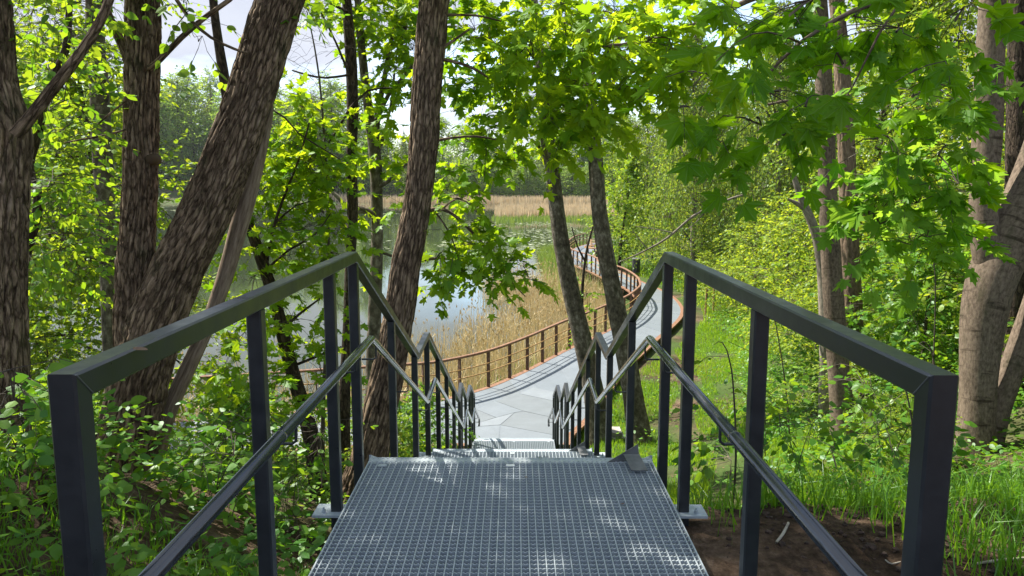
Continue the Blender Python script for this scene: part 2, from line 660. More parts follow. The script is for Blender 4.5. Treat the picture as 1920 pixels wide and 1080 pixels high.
M['tube'] = simple('anthracite tube', [(.35, (.016, .020, .025)), (.7, (.036, .043, .050))], 7, .20, .0, spec=.7)
M['tube'].node_tree.nodes['Principled BSDF'].inputs['Coat Weight'].default_value = .6
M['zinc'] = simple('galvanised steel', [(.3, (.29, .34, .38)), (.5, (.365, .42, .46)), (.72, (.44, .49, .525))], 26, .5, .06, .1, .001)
M['zinc_lit'] = simple('galvanised steel with lit tone', [(.3, (.33, .385, .42)), (.7, (.50, .54, .565))], 26, .42, .05, .2, .001)  # lighter copy of the same steel, brightness put into the colour
M['zinc_dark'] = simple('dull steel plate', [(.3, (.10, .105, .11)), (.7, (.21, .215, .22))], 16, .38, .05, .3, .001)
M['corten'] = simple('rusty steel', [(.28, (.085, .038, .020)), (.5, (.19, .090, .045)), (.75, (.30, .16, .085))], 14, .75, .25, 0, .002, 7)
M['corten_post'] = simple('dark rusted post', [(.28, (.055, .028, .018)), (.5, (.11, .06, .04)), (.75, (.20, .12, .085))], 20, .75, .2, 0, .002, 6)
M['rope'] = simple('rusted tube', [(.28, (.24, .12, .035)), (.6, (.45, .26, .09)), (.8, (.52, .34, .14))], 18, .6, .1)
M['wood'] = simple('bench wood', [(.28, (.20, .10, .045)), (.7, (.38, .22, .10))], 12, .7, .1)
M['concrete'] = simple('pale concrete', [(.3, (.24, .21, .18)), (.7, (.40, .37, .33))], 9, .85, .3)
M['black'] = simple('black metal', [(.3, (.012, .012, .013)), (.7, (.03, .03, .03))], 9, .5, 0)
M['stone'] = simple('stone', [(.3, (.16, .13, .10)), (.7, (.42, .38, .32))], 20, .85, .4)


def deck_mat(name, tone, ang):
    """fine pressed grating: close bars, dark slots between"""
    m, N, L, b = mat(name)
    tc = N.new('ShaderNodeTexCoord')
    mp = N.new('ShaderNodeMapping')
    mp.inputs['Rotation'].default_value = (0, 0, ang)
    L.new(tc.outputs['Object'], mp.inputs['Vector'])
    w = N.new('ShaderNodeTexWave')
    w.inputs['Scale'].default_value = 9.0
    w.inputs['Distortion'].default_value = 0
    L.new(mp.outputs['Vector'], w.inputs['Vector'])
    n = tex(N, L, 'ShaderNodeTexNoise', 2.5, mp.outputs['Vector'], 6, .65)
    r = ramp(N, [(.3, tuple(c * .82 for c in tone)), (.7, tone)])
    L.new(n.outputs['Fac'], r.inputs['Fac'])
    r2 = ramp(N, [(.05, (.62, .62, .62)), (.35, (1, 1, 1))])
    L.new(w.outputs['Fac'], r2.inputs['Fac'])
    mu = N.new('ShaderNodeMix')
    mu.data_type = 'RGBA'
    mu.blend_type = 'MULTIPLY'
    mu.inputs['Factor'].default_value = 1
    L.new(r.outputs['Color'], mu.inputs['A'])
    L.new(r2.outputs['Color'], mu.inputs['B'])
    L.new(mu.outputs['Result'], b.inputs['Base Color'])
    b.inputs['Roughness'].default_value = .55
    b.inputs['Metallic'].default_value = .15
    add_bump(N, L, b, w.outputs['Fac'], .3, .006)
    return m


M['deck_grey'] = deck_mat('grey deck grating', (.185, .215, .24), .2)
M['deck_light'] = deck_mat('light deck grating', (.24, .27, .295), 1.2)
M['deck_blue'] = deck_mat('bluish deck grating', (.20, .23, .255), 2.1)
M['deck_warm'] = deck_mat('warm grey deck grating', (.19, .215, .23), .75)
DECKS = ['deck_grey', 'deck_light', 'deck_blue', 'deck_warm']

# ground: earth, litter, thin moss; where it is grass the blades are real
m, N, L, b = mat('forest ground')
v = coords(N, L)
n1 = tex(N, L, 'ShaderNodeTexNoise', 1.1, v, 8, .65)
n2 = tex(N, L, 'ShaderNodeTexNoise', 22, v, 8, .7)
n3 = tex(N, L, 'ShaderNodeTexNoise', .35, v, 4, .6)
r = ramp(N, [(.30, (.020, .012, .007)), (.48, (.064, .041, .026)), (.62, (.12, .079, .053)), (.8, (.22, .16, .115))])
mxn = N.new('ShaderNodeMath')
mxn.operation = 'MULTIPLY_ADD'
L.new(n2.outputs['Fac'], mxn.inputs[0])
mxn.inputs[1].default_value = .8
sb = N.new('ShaderNodeMath')
sb.operation = 'SUBTRACT'
L.new(n1.outputs['Fac'], sb.inputs[0])
sb.inputs[1].default_value = .40
L.new(sb.outputs[0], mxn.inputs[2])
L.new(mxn.outputs[0], r.inputs['Fac'])
rg = ramp(N, [(.36, (0, 0, 0)), (.52, (.85, .85, .85))])
L.new(n3.outputs['Fac'], rg.inputs['Fac'])
sep = N.new('ShaderNodeSeparateXYZ')
tcg = N.new('ShaderNodeTexCoord')
L.new(tcg.outputs['Object'], sep.inputs[0])
yr = N.new('ShaderNodeMapRange')
yr.inputs['From Min'].default_value = 4.5
yr.inputs['From Max'].default_value = 9
yr.clamp = True
L.new(sep.outputs['Y'], yr.inputs['Value'])
mu = N.new('ShaderNodeMath')
mu.operation = 'MULTIPLY'
L.new(rg.outputs['Color'], mu.inputs[0])
L.new(yr.outputs['Result'], mu.inputs[1])
mg = N.new('ShaderNodeMix')
mg.data_type = 'RGBA'
L.new(mu.outputs[0], mg.inputs['Factor'])
L.new(r.outputs['Color'], mg.inputs['A'])
mg.inputs['B'].default_value = (.045, .085, .016, 1)
L.new(mg.outputs['Result'], b.inputs['Base Color'])
b.inputs['Roughness'].default_value = .95
b.inputs['Specular IOR Level'].default_value = .15
add_bump(N, L, b, n2.outputs['Fac'], .9, .03)
M['ground'] = m

m, N, L, b = mat('lake water')
v = coords(N, L, 'Object', (1.0, .35, 1))
n1 = tex(N, L, 'ShaderNodeTexNoise', 1.6, v, 4, .5)
n2 = tex(N, L, 'ShaderNodeTexNoise', .05, coords(N, L), 3, .5)
b.inputs['Base Color'].default_value = (.030, .040, .020, 1)
b.inputs['Roughness'].default_value = .04
b.inputs['IOR'].default_value = 1.4
bp = add_bump(N, L, b, n1.outputs['Fac'], .06, .05)
M['water'] = m

# ================================================================== THE LARGE STRUCTURE
# ground sheet
xs = np.unique(np.round(np.concatenate([np.linspace(-900, -60, 29), np.linspace(-60, -12, 50), np.arange(-12, 12.01, .2), np.linspace(12, 60, 60), np.linspace(60, 900, 29)]), 3))
ys = np.unique(np.round(np.concatenate([np.linspace(-300, -8, 12), np.arange(-8, 24.01, .2), np.linspace(24, 80, 90), np.linspace(80, 400, 90), np.linspace(400, 1500, 14)]), 3))
X, Y = np.meshgrid(xs, ys)
Z = ground(X, Y)
g = Geo()
nx, ny = len(xs), len(ys)
idx = np.arange(nx * ny).reshape(ny, nx)
q = np.stack([idx[:-1, :-1], idx[:-1, 1:], idx[1:, 1:], idx[1:, :-1]], -1).reshape(-1)
g.add_arrays(np.column_stack([X.ravel(), Y.ravel(), Z.ravel()]), q, np.full(len(q) // 4, 4))
solo('ground', g, M['ground'], 'dark earth bank falling from the stair top down to the lake', 'ground', kind='structure', smooth=True)
# lake
g = Geo()
g.add([(-900, -100, 0), (400, -100, 0), (400, 1000, 0), (-900, 1000, 0)], [(0, 1, 2, 3)])
solo('lake', g, M['water'], 'calm green lake mirroring bright clouds and far trees', 'lake', kind='structure')

# ------------------------------------------------------------------ boardwalk
DZ = 1.0
LE = np.array([(-14, 14.75), (-9.5, 16.1), (-5.5, 17.2), (-2.3, 18.1), (-1.75, 18.4), (-.7, 19.5), (.3, 21.2), (1.24, 23.1), (1.75, 24.1), (2.65, 25.7), (3.48, 27.3), (4.1, 28.5),
               (4.7, 29.9), (5.17, 31.3), (5.5, 32.4), (5.67, 33.5), (5.83, 35), (5.86, 36.6), (5.82, 37.9), (5.72, 39.2), (5.34, 41.1), (5.0, 43.7), (4.64, 46.3),
               (4.2, 48.5), (3.9, 50.2), (3.84, 51.8), (3.95, 55.4), (4.26, 58.6), (4.7, 61.1), (5.2, 63.4), (6.1, 66), (7.2, 68.3), (9.0, 72), (11, 76)], float)
RE = np.array([(-14, 12.3), (-9.5, 13.6), (-5.5, 14.6), (-2.3, 15.05), (-1.0, 15.06), (1.1, 15.06), (1.28, 15.8), (1.75, 16.9), (2.5, 19.2), (3.3, 21.6), (4.2, 23.8), (5.1, 26),
               (5.93, 27.9), (6.75, 30), (7.2, 31.6), (7.4, 32.7), (7.58, 34.4), (7.63, 36.1), (7.5, 38.2), (7.3, 39.8), (7.04, 41.5), (6.8, 44), (6.55, 46.6),
               (6.2, 49), (5.95, 50.6), (5.85, 52), (5.95, 55.2), (6.2, 58.1), (6.6, 60.4), (7.1, 62.5), (7.9, 64.9), (9, 67.2), (10.8, 71), (12.8, 75)], float)
walk = tag(link('boardwalk', None, None, (0, 0, 0)), 'grey metal boardwalk with rust coloured edges winding along the lake shore', 'boardwalk', kind='structure')


def panel(poly, z, mat_, name='deck_panel'):
    g = Geo()
    P = np.array([(x, y) for x, y in poly])
    c = P.mean(0)
    P = c + (P - c) * (1 - .012 / np.maximum(np.linalg.norm(P - c, axis=1), .2))[:, None]
    k = len(P)
    V = np.vstack([np.column_stack([P, np.full(k, z)]), np.column_stack([P, np.full(k, z - .035)])])
    g.add(V, [tuple(range(k)), tuple(range(2 * k - 1, k - 1, -1))] + [(i + k, (i + 1) % k + k, (i + 1) % k, i) for i in range(k)])
    return part(name, g, mat_, walk)


def pn(pts):
    a = np.array(pts)
    x, y = a[:, 0], a[:, 1]
    s = np.sum(x * np.roll(y, -1) - np.roll(x, -1) * y)
    return pts if s > 0 else pts[::-1]


# angular plates at the foot of the stairs (read off the photo on the deck plane)
def dk(px, py):
    r = _F + _R * (px - 960) / F_PX + _U * (540 - py) / F_PX
    t = (DZ - CAM[2]) / r[2]
    p = CAM + r * t
    return (round(float(p[0]), 2), round(float(p[1]), 2))


FL = [(-.79, 15.06), (-.79, 16.55)]
A_ = dk(893, 800)
B_ = dk(938, 797)
C_ = dk(965, 774)
D_ = dk(893, 794)
E_ = dk(930, 783)
K1 = dk(893, 768)
K2 = dk(929, 752)
K3 = dk(982, 771)
K4 = dk(1037, 783)
K5 = dk(973, 738)
K6 = dk(1040, 752)
K7 = dk(1000, 727)
K8 = dk(1045, 735)
K9 = dk(1040, 816)
K10 = dk(935, 831)
K11 = dk(887, 831)
EL = [tuple(p) for p in LE]
RL = [tuple(p) for p in RE]
yl = lambda x: float(np.interp(x, LE[:8, 0], LE[:8, 1]))
PANELS = [
    ([K11, K10, B_, A_], 'deck_blue'), ([K10, (1.1, 15.06), K9, B_], 'deck_blue'),
    ([A_, B_, C_, E_, D_], 'deck_light'), ([B_, K9, K4, K3, C_], 'deck_warm'), ([D_, E_, K1], 'deck_warm'),
    ([K1, E_, C_, K3, K2], 'deck_blue'), ([K2, K3, K4, K6, K5], 'deck_warm'), ([K5, K6, K8, K7], 'deck_light'),
]
for poly, mm in PANELS:
    panel(pn(poly), DZ + .004, M[mm])
# base deck: cross panels between the two edges
def resample(P, n):
    d = np.r_[0, np.cumsum(np.linalg.norm(np.diff(P, axis=0), axis=1))]
    t = np.linspace(0, d[-1], n)
    return np.column_stack([np.interp(t, d, P[:, 0]), np.interp(t, d, P[:, 1])])


rr_ = random.Random(4)
for i in range(len(LE) - 1):
    sub = 2 if np.linalg.norm(LE[i + 1] - LE[i]) > 1.6 or np.linalg.norm(RE[i + 1] - RE[i]) > 1.6 else 1
    for k in range(sub):
        a, b2 = k / sub, (k + 1) / sub
        l0, l1 = LE[i] * (1 - a) + LE[i + 1] * a, LE[i] * (1 - b2) + LE[i + 1] * b2
        r0, r1 = RE[i] * (1 - a) + RE[i + 1] * a, RE[i] * (1 - b2) + RE[i + 1] * b2
        panel(pn([tuple(l0), tuple(r0), tuple(r1), tuple(l1)]), DZ - .002 - .0015 * ((i + k) % 2), M[rr_.choice(['deck_grey', 'deck_grey', 'deck_blue', 'deck_warm'])])


def path3(P, z):
    return np.column_stack([P, np.full(len(P), z)])


def densify(P, step=.5):
    q, _ = smooth_path(path3(P, 0), np.ones(len(P)), step)
    return q[:, :2]


UPZ = np.array([0, 0, 1.0])
LEd, REd = densify(LE[3:]), densify(RE[5:])
LEl = densify(LE[:4])
for P, nm in ((densify(LE), 'lake_side_edge'), (REd, 'land_side_edge'), (densify(RE[:5]), 'land_side_edge')):
    g = Geo()
    add_rings(g, sweep_rings(path3(P, DZ - .03)[:, :], np.array([(0, 0)]) + rect_profile(.16, .07, .005)[:, ::-1], UPZ))
    part('edge_rail', g, M['corten'], walk)
g = Geo()                                                        # legs under the deck
for P in (LE[3::2], RE[7::2]):
    for x, y in P:
        z0 = min(gz(x, y), .4) - .3
        add_box(g, (x, y, (DZ - .07 + z0) / 2), (.12, .12, DZ - .07 - z0))
part('footing', g, M['corten_post'], walk)


def walkway_rail(P, step, label):
    """rusty railing: round-edged top rail, flat posts, two thin tubes"""
    t = thing('boardwalk_railing', label, 'railing', (P[0][0], P[0][1], DZ))
    g = Geo()
    add_rings(g, sweep_rings(path3(P, DZ + 1.0), rect_profile(.06, .10, .012), UPZ))
    part('top_rail', g, M['corten'], t)
    d = np.r_[0, np.cumsum(np.linalg.norm(np.diff(P, axis=0), axis=1))]
    nrm = np.zeros_like(P)
    tg = np.gradient(P, axis=0)
    tg = norm(tg)
    nrm[:, 0], nrm[:, 1] = tg[:, 1], -tg[:, 0]
    for hz in (.45, .68):
        g = Geo()
        add_tube(g, path3(P + nrm * .045, DZ + hz), .016, 6)
        part('tube_rail', g, M['rope'], t)
    proto = None
    for s in np.arange(0.03, d[-1], step):
        x, y = np.interp(s, d, P[:, 0]), np.interp(s, d, P[:, 1])
        tx, ty = np.interp(s, d, tg[:, 0]), np.interp(s, d, tg[:, 1])
        if proto is None:
            g = Geo()
            add_box(g, (0, 0, .485), (.035, .09, .965))
            add_box(g, (0, .055, .45), (.02, .02, .03))
            proto = g.mesh('post', M['corten_post'])
        o = link('post', proto, t, (x - P[0][0], y - P[0][1], 0))
        o.rotation_euler.z = math.atan2(ty, tx)
    return t


walkway_rail(LEd, 1.07, 'long rust coloured railing curving along the lake side of the boardwalk')
walkway_rail(LEl, 1.6, 'rust coloured railing seen between the left trunks beside the reeds')

# ------------------------------------------------------------------ stairs
stairs = thing('staircase', 'steep galvanised metal stairs with grated landings going down to the boardwalk', 'stairs', (0, 0, 4.95))
HALF = .765
PITCHG = .0333


def serrated(length):
    n = int(round(length / .01665))
    xsx = np.linspace(-length / 2, length / 2, n * 2 + 1)
    top = np.where(np.arange(len(xsx)) % 2 == 0, 0, -.0045)
    g = Geo()
    V, F_ = [], []
    for y in (-.0024, .0024):
        for x, z in zip(xsx, top):
            V.append((x, y, z))
    k = len(xsx)
    for y in (-.0024, .0024):
        V += [(-length / 2, y, -.034), (length / 2, y, -.034)]
    b0, b1 = 2 * k, 2 * k + 2
    F_.append(tuple([b0, b0 + 1] + list(range(k - 1, -1, -1))))
    F_.append(tuple([b1 + 1, b1] + list(range(k, 2 * k))))
    for i in range(k - 1):
        F_.append((i, i + 1, i + 1 + k, i + k))
    F_.append((b0, b1, b1 + 1, b0 + 1))
    g.add(V, F_)
    return g


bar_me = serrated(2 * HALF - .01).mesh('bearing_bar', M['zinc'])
bar_me.materials.append(M['zinc_lit'])
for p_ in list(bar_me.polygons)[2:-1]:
    p_.material_index = 1  # bar tops coloured lighter than their sides, as if lit
g = Geo()
add_box(g, (0, 0, -.016), (2 * HALF - .01, .003, .032))
bar_plain = g.mesh('bearing_bar', M['zinc'])


def landing(y0, y1, z, fine=True):
    ln = link('landing', None, stairs)
    off = np.array([0, 0, -4.95])
    bars = int((y1 - .075 - y0) / PITCHG)
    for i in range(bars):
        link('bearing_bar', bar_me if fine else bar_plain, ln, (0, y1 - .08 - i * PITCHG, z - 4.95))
    g = Geo()
    add_box(g, (0, 0, -.003), (.0045, y1 - y0 - .01, .006))
    rod = g.mesh('cross_rod', M['zinc_lit'])
    for i in range(46):
        x = -HALF + .02 + i * (2 * HALF - .04) / 45
        link('cross_rod', rod, ln, (x, (y0 + y1) / 2, z - 4.95 + .0005))
    for s in (-1, 1):
        g = Geo()
        add_box(g, (s * (HALF - .002), (y0 + y1) / 2, z - .018), (.006, y1 - y0, .042))
        part('edge_band', g, M['zinc_lit'], ln)
    g = Geo()
    add_box(g, (0, y1 - .035, z - .002), (2 * HALF, .07, .006))
    add_box(g, (0, y1 - .002, z - .02), (2 * HALF, .004, .045))
    for i in range(60):                                          # raised pimples of the nosing
        x = -HALF + .02 + i * (2 * HALF - .04) / 59
        for dy in (.014, .054):
            add_box(g, (x, y1 - dy, z + .0025), (.010, .012, .003))
    part('nosing', g, M['zinc_lit' if fine else 'zinc'], ln)  # lower landings take the darker steel in place of shade
    for x in (-.68, 0.0, .66):
        g = Geo()
        add_box(g, (x, y1 - .12, z + .003), (.045, .03, .006))
        part('clip', g, M['zinc_lit'], ln)
    return ln


LV = [(-.6, 3.915, 4.95, True), (6.22, 6.96, 3.88, False), (10.95, 11.55, 2.15, False), (12.78, 13.75, 1.57, False)]
for y0, y1, z, fn in LV:
    landing(y0, y1, z, fn)
for (ya, za, yb, zb, n) in [(3.915, 4.95, 6.22, 3.88, 7), (6.96, 3.88, 10.95, 2.15, 11), (11.55, 2.15, 12.78, 1.57, 4), (13.75, 1.57, 15.06, 1.004, 4)]:
    for i in range(1, n):
        y0 = ya + (yb - ya) * (i - 1) / (n - 1) if n > 1 else ya
        yA, yB = ya + (yb - ya) * (i - 1) / (n - 1), ya + (yb - ya) * i / (n - 1)
        z = za + (zb - za) * i / n
        g = Geo()
        add_box(g, (0, (yA + yB) / 2, z - .015), (2 * HALF, yB - yA + .01, .028))
        add_box(g, (0, yB + .003, z - .02), (2 * HALF - .004, .004, .045))
        part('tread', g, M['zinc'], stairs)
    for s in (-1, 1):
        g = Geo()
        sl = np.array([s * (HALF + .012), 0, 0])
        P = np.array([(0, ya, za - .10), (0, yb, zb - .10)]) + sl
        add_rings(g, sweep_rings(P, rect_profile(.012, .22, .002), (1, 0, 0)))
        part('stringer', g, M['zinc'], stairs)
for (y0, y1, z, fn) in LV:
    for s in (-1, 1):
        g = Geo()
        add_box(g, (s * (HALF + .012), (y0 + y1) / 2, z - .15), (.012, y1 - y0, .20))
        part('stringer', g, M['zinc'], stairs)
        g = Geo()
        yb_ = y1 - .15
        zb_ = gz(s * .7, yb_) - .4
        if z - .2 > zb_ + .05:
            add_box(g, (s * .7, yb_, (z - .25 + zb_) / 2), (.10, .10, z - .25 - zb_))
            part('support_leg', g, M['zinc'], stairs)

RAIL = [(1.39, 6.084), (3.89, 6.084), (6.31, 4.984), (7.085, 5.012), (10.93, 3.22), (11.47, 3.315), (12.73, 2.68), (13.68, 2.67), (15.03, 2.09), (15.06, 1.9)]
HAND = [(1.0, 5.632), (3.84, 5.632), (6.22, 4.575), (6.86, 4.605), (10.6, 2.87), (11.36, 2.90), (12.68, 2.27), (13.5, 2.27), (15.1, 1.56)]
POSTS = [2.42, 3.40, 3.91, 5.06, 6.19, 7.07, 8.05, 9.05, 10.1, 11.1, 11.47, 12.5, 13.62, 14.4, 15.03]


def rail_z(y, prof):
    a = np.array(prof)
    return float(np.interp(y, a[:, 0], a[:, 1]))


def tread_z(y):
    return float(np.interp(y, ST_Y, ST_Z))


for s, side in ((-1, 'left'), (1, 'right')):
    rl = thing('stair_railing', 'dark grey stepped steel railing down the %s side of the stairs' % side, 'railing', (s * .83, 1.39, 4.9))
    x = s * .83
    S = .056
    path = [(x, 1.39, 4.86)] + [(x, y, z - S / 2) for y, z in RAIL]
    rings = sweep_rings(path, rect_profile(S, S, .005), (1, 0, 0))
    g = Geo()
    add_rings(g, rings[:2])
    part('post', g, M['paint'], rl, label='front corner post mitred into the top rail')
    g = Geo()
    add_rings(g, rings[1:-1])
    part('top_rail', g, M['paint'], rl)
    for y in POSTS:
        zt = rail_z(y, RAIL) - S * 1.02
        zb = tread_z(y) - .16
        g = Geo()
        add_rings(g, sweep_rings([(x, y, zb), (x, y, zt)], rect_profile(.05, .05, .005), (1, 0, 0)))
        po = part('post', g, M['paint'], rl)
        if y in (3.40, 2.42, 5.06, 7.07):
            g = Geo()
            zz = zb + .09
            add_box(g, (x + s * .02, y, zz), (.168, .13, .012))
            add_box(g, (x - s * .02, y, zz - .05), (.085, .010, .088))
            add_tube(g, [(x + s * .055, y - .035, zz), (x + s * .055, y - .035, zz + .022)], .010, 6)
            add_tube(g, [(x + s * .055, y - .035, zz), (x + s * .055, y - .035, zz + .034)], .005, 6)
            part('base_plate', g, M['zinc'], po)
        g = Geo()                                                # handrail bracket: rod out of the post, then up
        yb = y - .0
        zh = rail_z(yb + .06, HAND)
        add_tube(g, [(x - s * .02, yb + .06, zh - .085), (x - s * .085, yb + .06, zh - .085), (x - s * .098, yb + .06, zh - .075), (x - s * .10, yb + .06, zh - .015)], .0055, 6)
        part('bracket', g, M['paint'], rl)
    g = Geo()
    add_tube(g, [(x - s * .0283, 1.39 - .024, 6.082), (x - s * .0283, 1.39 + .027, 6.032)], .0016, 6)
    part('weld_seam', g, M['zinc_dark'], rl)
    P = [(x - s * .10, y, z) for y, z in HAND]
    Q = [P[0]]
    for a, b_, c in zip(P[:-2], P[1:-1], P[2:]):                 # short bends at the corners
        a, b_, c = map(np.array, (a, b_, c))
        d1, d2 = norm(a - b_), norm(c - b_)
        Q += [b_ + d1 * .03, b_ + (d1 + d2) * .006, b_ + d2 * .03]
    Q.append(np.array(P[-1]))
    e = np.array(P[-1])
    Q += [e + (0, .05, -.03), e + (0, .07, -.09), e + (0, .04, -.14), e + (0, -.04, -.15)]
    g = Geo()
    add_tube(g, Q, .0205, 14)
    part('handrail', g, M['tube'], rl, smooth=True)
    g = Geo()                                                    # weld ring on the handrail
    zc = HAND[0][1]
    add_tube(g, [(x - s * .10, 2.30, zc), (x - s * .10, 2.312, zc)], .0214, 14)
    part('collar', g, M['tube'], rl, smooth=True)

# two loose bent plates on the landing corners
def bent_plate(px, y, z, k, label):
    t = thing('bent_plate', label, 'metal plate', (px, y, z))
    g = Geo()
    th = .004
    tri = np.array([(-.16, .045, -.02), (.052, .07, -.12), (.034, .075, .088)]) * k
    o = np.array([0, th, 0])
    V = np.vstack([tri, tri + o]) + (px, y, z)
    g.add(V, [(0, 1, 2), (5, 4, 3), (0, 3, 4, 1), (1, 4, 5, 2), (2, 5, 3, 0)])
    part('triangle_plate', g, M['zinc_dark'], t)
    g = Geo()
    V = box_v((0, 0, 0), (.085 * k, .16 * k, .004))
    V = V + np.array([px - .0 * k, y - .03 * k, z + .012])
    V[:, 0] += (V[:, 1] - y) * -.12
    V[:, 2] += np.clip(V[:, 1] - y, 0, 1) * .55
    g.add(V, BOX_F)
    part('flap', g, M['zinc_dark'], t)


bent_plate(.655, 3.80, 4.957, 1.0, 'dull grey bent plate lying on the right corner of the top landing')
bent_plate(.665, 6.86, 3.887, .95, 'smaller looking bent grey plate on the right corner of the second landing')

# ================================================================== LEAVES AND TWIGS
def half_pair(right):
    """mirror a half outline (base..tip) into two folded halves"""
    r = np.array(right, float)
    k = len(r)
    V = [(x, y, -.16 * abs(x) - .14 * y * y) for x, y in r] + [(-x, y, -.16 * abs(x) - .14 * y * y) for x, y in r[1:-1]]
    f1 = tuple(range(k))
    f2 = tuple([k - 1] + [k + i for i in range(k - 3, -1, -1)] + [0])
    return np.array(V), [f1, f2]


T_MAPLE = half_pair([(0, 0), (.20, -.12), (.44, -.06), (.36, .05), (.29, .12), (.47, .20), (.54, .34), (.66, .52), (.47, .47), (.34, .44), (.22, .42), (.26, .56), (.30, .70), (.15, .72), (0, 1)])
T_MAPLE_S = half_pair([(0, 0), (.42, -.07), (.28, .13), (.64, .50), (.22, .42), (.24, .70), (0, 1)])
T_OVAL = half_pair([(0, 0), (.22, .08), (.36, .30), (.34, .55), (.18, .82), (0, 1)])
T_OVAL_S = half_pair([(0, 0), (.30, .22), (.27, .62), (0, 1)])
T_DIA = (np.array([(0, 0, 0), (.30, .45, -.05), (0, 1, -.1), (-.30, .45, -.05)]), [(0, 1, 2, 3)])


def leaf_arrays(tm, pos, tip, nor, size, tint):
    V0, F0 = tm
    tip = norm(tip)
    nor = norm(nor - np.sum(nor * tip, -1, keepdims=True) * tip)
    side = np.cross(tip, nor)
    sz = np.asarray(size)[:, None, None]
    V = pos[:, None] + sz * (V0[None, :, :1] * side[:, None] + V0[None, :, 1:2] * tip[:, None] + V0[None, :, 2:] * nor[:, None])
    n, k = V.shape[:2]
    fl = np.concatenate([np.array(f) for f in F0])
    loops = (np.arange(n)[:, None] * k + fl[None]).ravel()
    sizes = np.tile([len(f) for f in F0], n)
    return V.reshape(-1, 3), loops, sizes, np.repeat(tint, k)


def rnd(n, k=3, s=1.0):
    return RNG.normal(0, s, (n, k))


class Leaves:
    """leaf poses kept as arrays so that the largest can become objects of their own"""

    def __init__(s):
        s.P, s.T, s.N, s.S, s.C = [], [], [], [], []

    def put(s, P, T, N_, S, C):
        for a, b_ in ((s.P, P), (s.T, T), (s.N, N_), (s.S, S), (s.C, C)):
            a.append(b_)

    def cat(s):
        return [np.concatenate(a) for a in (s.P, s.T, s.N, s.S, s.C)]


def add_twigs(g, A, B, r0, r1, sag=.0):
    """three-sided twigs from A to B, all at once"""
    n = len(A)
    if n == 0:
        return
    mid = (A + B) / 2 + np.array([0, 0, 1]) * np.linalg.norm(B - A, axis=1, keepdims=True) * sag
    T = norm(B - A)
    ref = np.where(np.abs(T[:, 2:]) < .9, np.array([[0, 0, 1.0]]), np.array([[1.0, 0, 0]]))
    U = norm(np.cross(ref, T))
    W = np.cross(T, U)
    V = []
    for P, r in ((A, r0), (mid, (np.asarray(r0) + r1) / 2), (B, r1)):
        r = np.broadcast_to(np.asarray(r, float), (n,))[:, None]
        for a in (0, 2.094, 4.189):
            V.append(P + r * (math.cos(a) * U + math.sin(a) * W))
    V = np.stack(V, 1)
    f = np.array([q for i in range(2) for j in range(3) for q in (i * 3 + j, i * 3 + (j + 1) % 3, i * 3 + 3 + (j + 1) % 3, i * 3 + 3 + j)])
    g.add_arrays(V.reshape(-1, 3), (np.arange(n)[:, None] * 9 + f).ravel(), np.full(n * 6, 4))


def sprays(lv, tw, P, D, L_, m, size, droop=.25, spread=.9, flat=.55, tint=(.2, .9), twr=.003):
    """a twig from each P along D with pairs of leaves"""
    n = len(P)
    D = norm(D)
    side = norm(np.cross(D, np.array([0, 0, 1.0])) + 1e-6)
    L_ = np.broadcast_to(np.asarray(L_, float), (n,))[:, None]
    end = P + D * L_ + np.array([0, 0, -1]) * L_ * droop
    add_twigs(tw, P, end, twr, twr * .5, .12)
    base_t = RNG.uniform(*tint, n)
    for i in range(m):
        t = .18 + .82 * (i // 2 + 1) / (m / 2) + RNG.uniform(-.06, .06, (n, 1))
        sg = 1.0 if i % 2 else -1.0
        pos = P + D * L_ * t + np.array([0, 0, -1]) * L_ * droop * t * t + side * sg * size * .10
        tip = D * .55 + side * sg * spread * RNG.uniform(.3, 1.1, (n, 1)) + np.array([0, 0, -1]) * RNG.uniform(.0, .9, (n, 1)) * (droop * 2 + .15) + rnd(n, 3, .18)
        if i >= m - 1:
            tip = D + np.array([0, 0, -.4]) + rnd(n, 3, .2)
        nor = np.array([0, 0, 1.0]) + rnd(n, 3, flat)
        lv.put(pos, tip, nor, size * RNG.uniform(.6, 1.15, n), np.clip(base_t + RNG.normal(0, .18, n), 0, 1))


def blob_points(c, r, n, shell=.45):
    d = norm(rnd(n))
    q = RNG.random((n, 1)) ** shell
    return np.asarray(c) + d * q * np.asarray(r), d * q


def grow(lv, tw, c, r, n, m, size, length, droop=.25, attach=None, limbs=6, **kw):
    """a clump of foliage: twigs spread through an ellipsoid, carried by a few limbs"""
    c, r = np.asarray(c, float), np.asarray(r, float)
    P, q = blob_points(c, r, n)
    D = norm(q / np.maximum(np.linalg.norm(q, axis=1, keepdims=True), .2) * .8 + rnd(n, 3, .55) + np.array([0, 0, .05]))
    D[:, 2] *= .6
    sprays(lv, tw, P, D, RNG.uniform(.6, 1.25, n) * length, m, size, droop, **kw)
    if limbs:
        hub = c + rnd(limbs, 3, .33) * r
        a = np.asarray(c if attach is None else attach, float)
        add_twigs(tw, np.repeat(a[None], limbs, 0), hub, min(.012 + .004 * length, size * .045 + .0015), min(.006, size * .025), .08)
        near = np.argmin(((P[:, None] - hub[None]) ** 2).sum(-1), 1)
        k = RNG.random(n) < min(1, 90 / n)
        add_twigs(tw, hub[near[k]], P[k], min(.005, size * .024), .0022, .06)


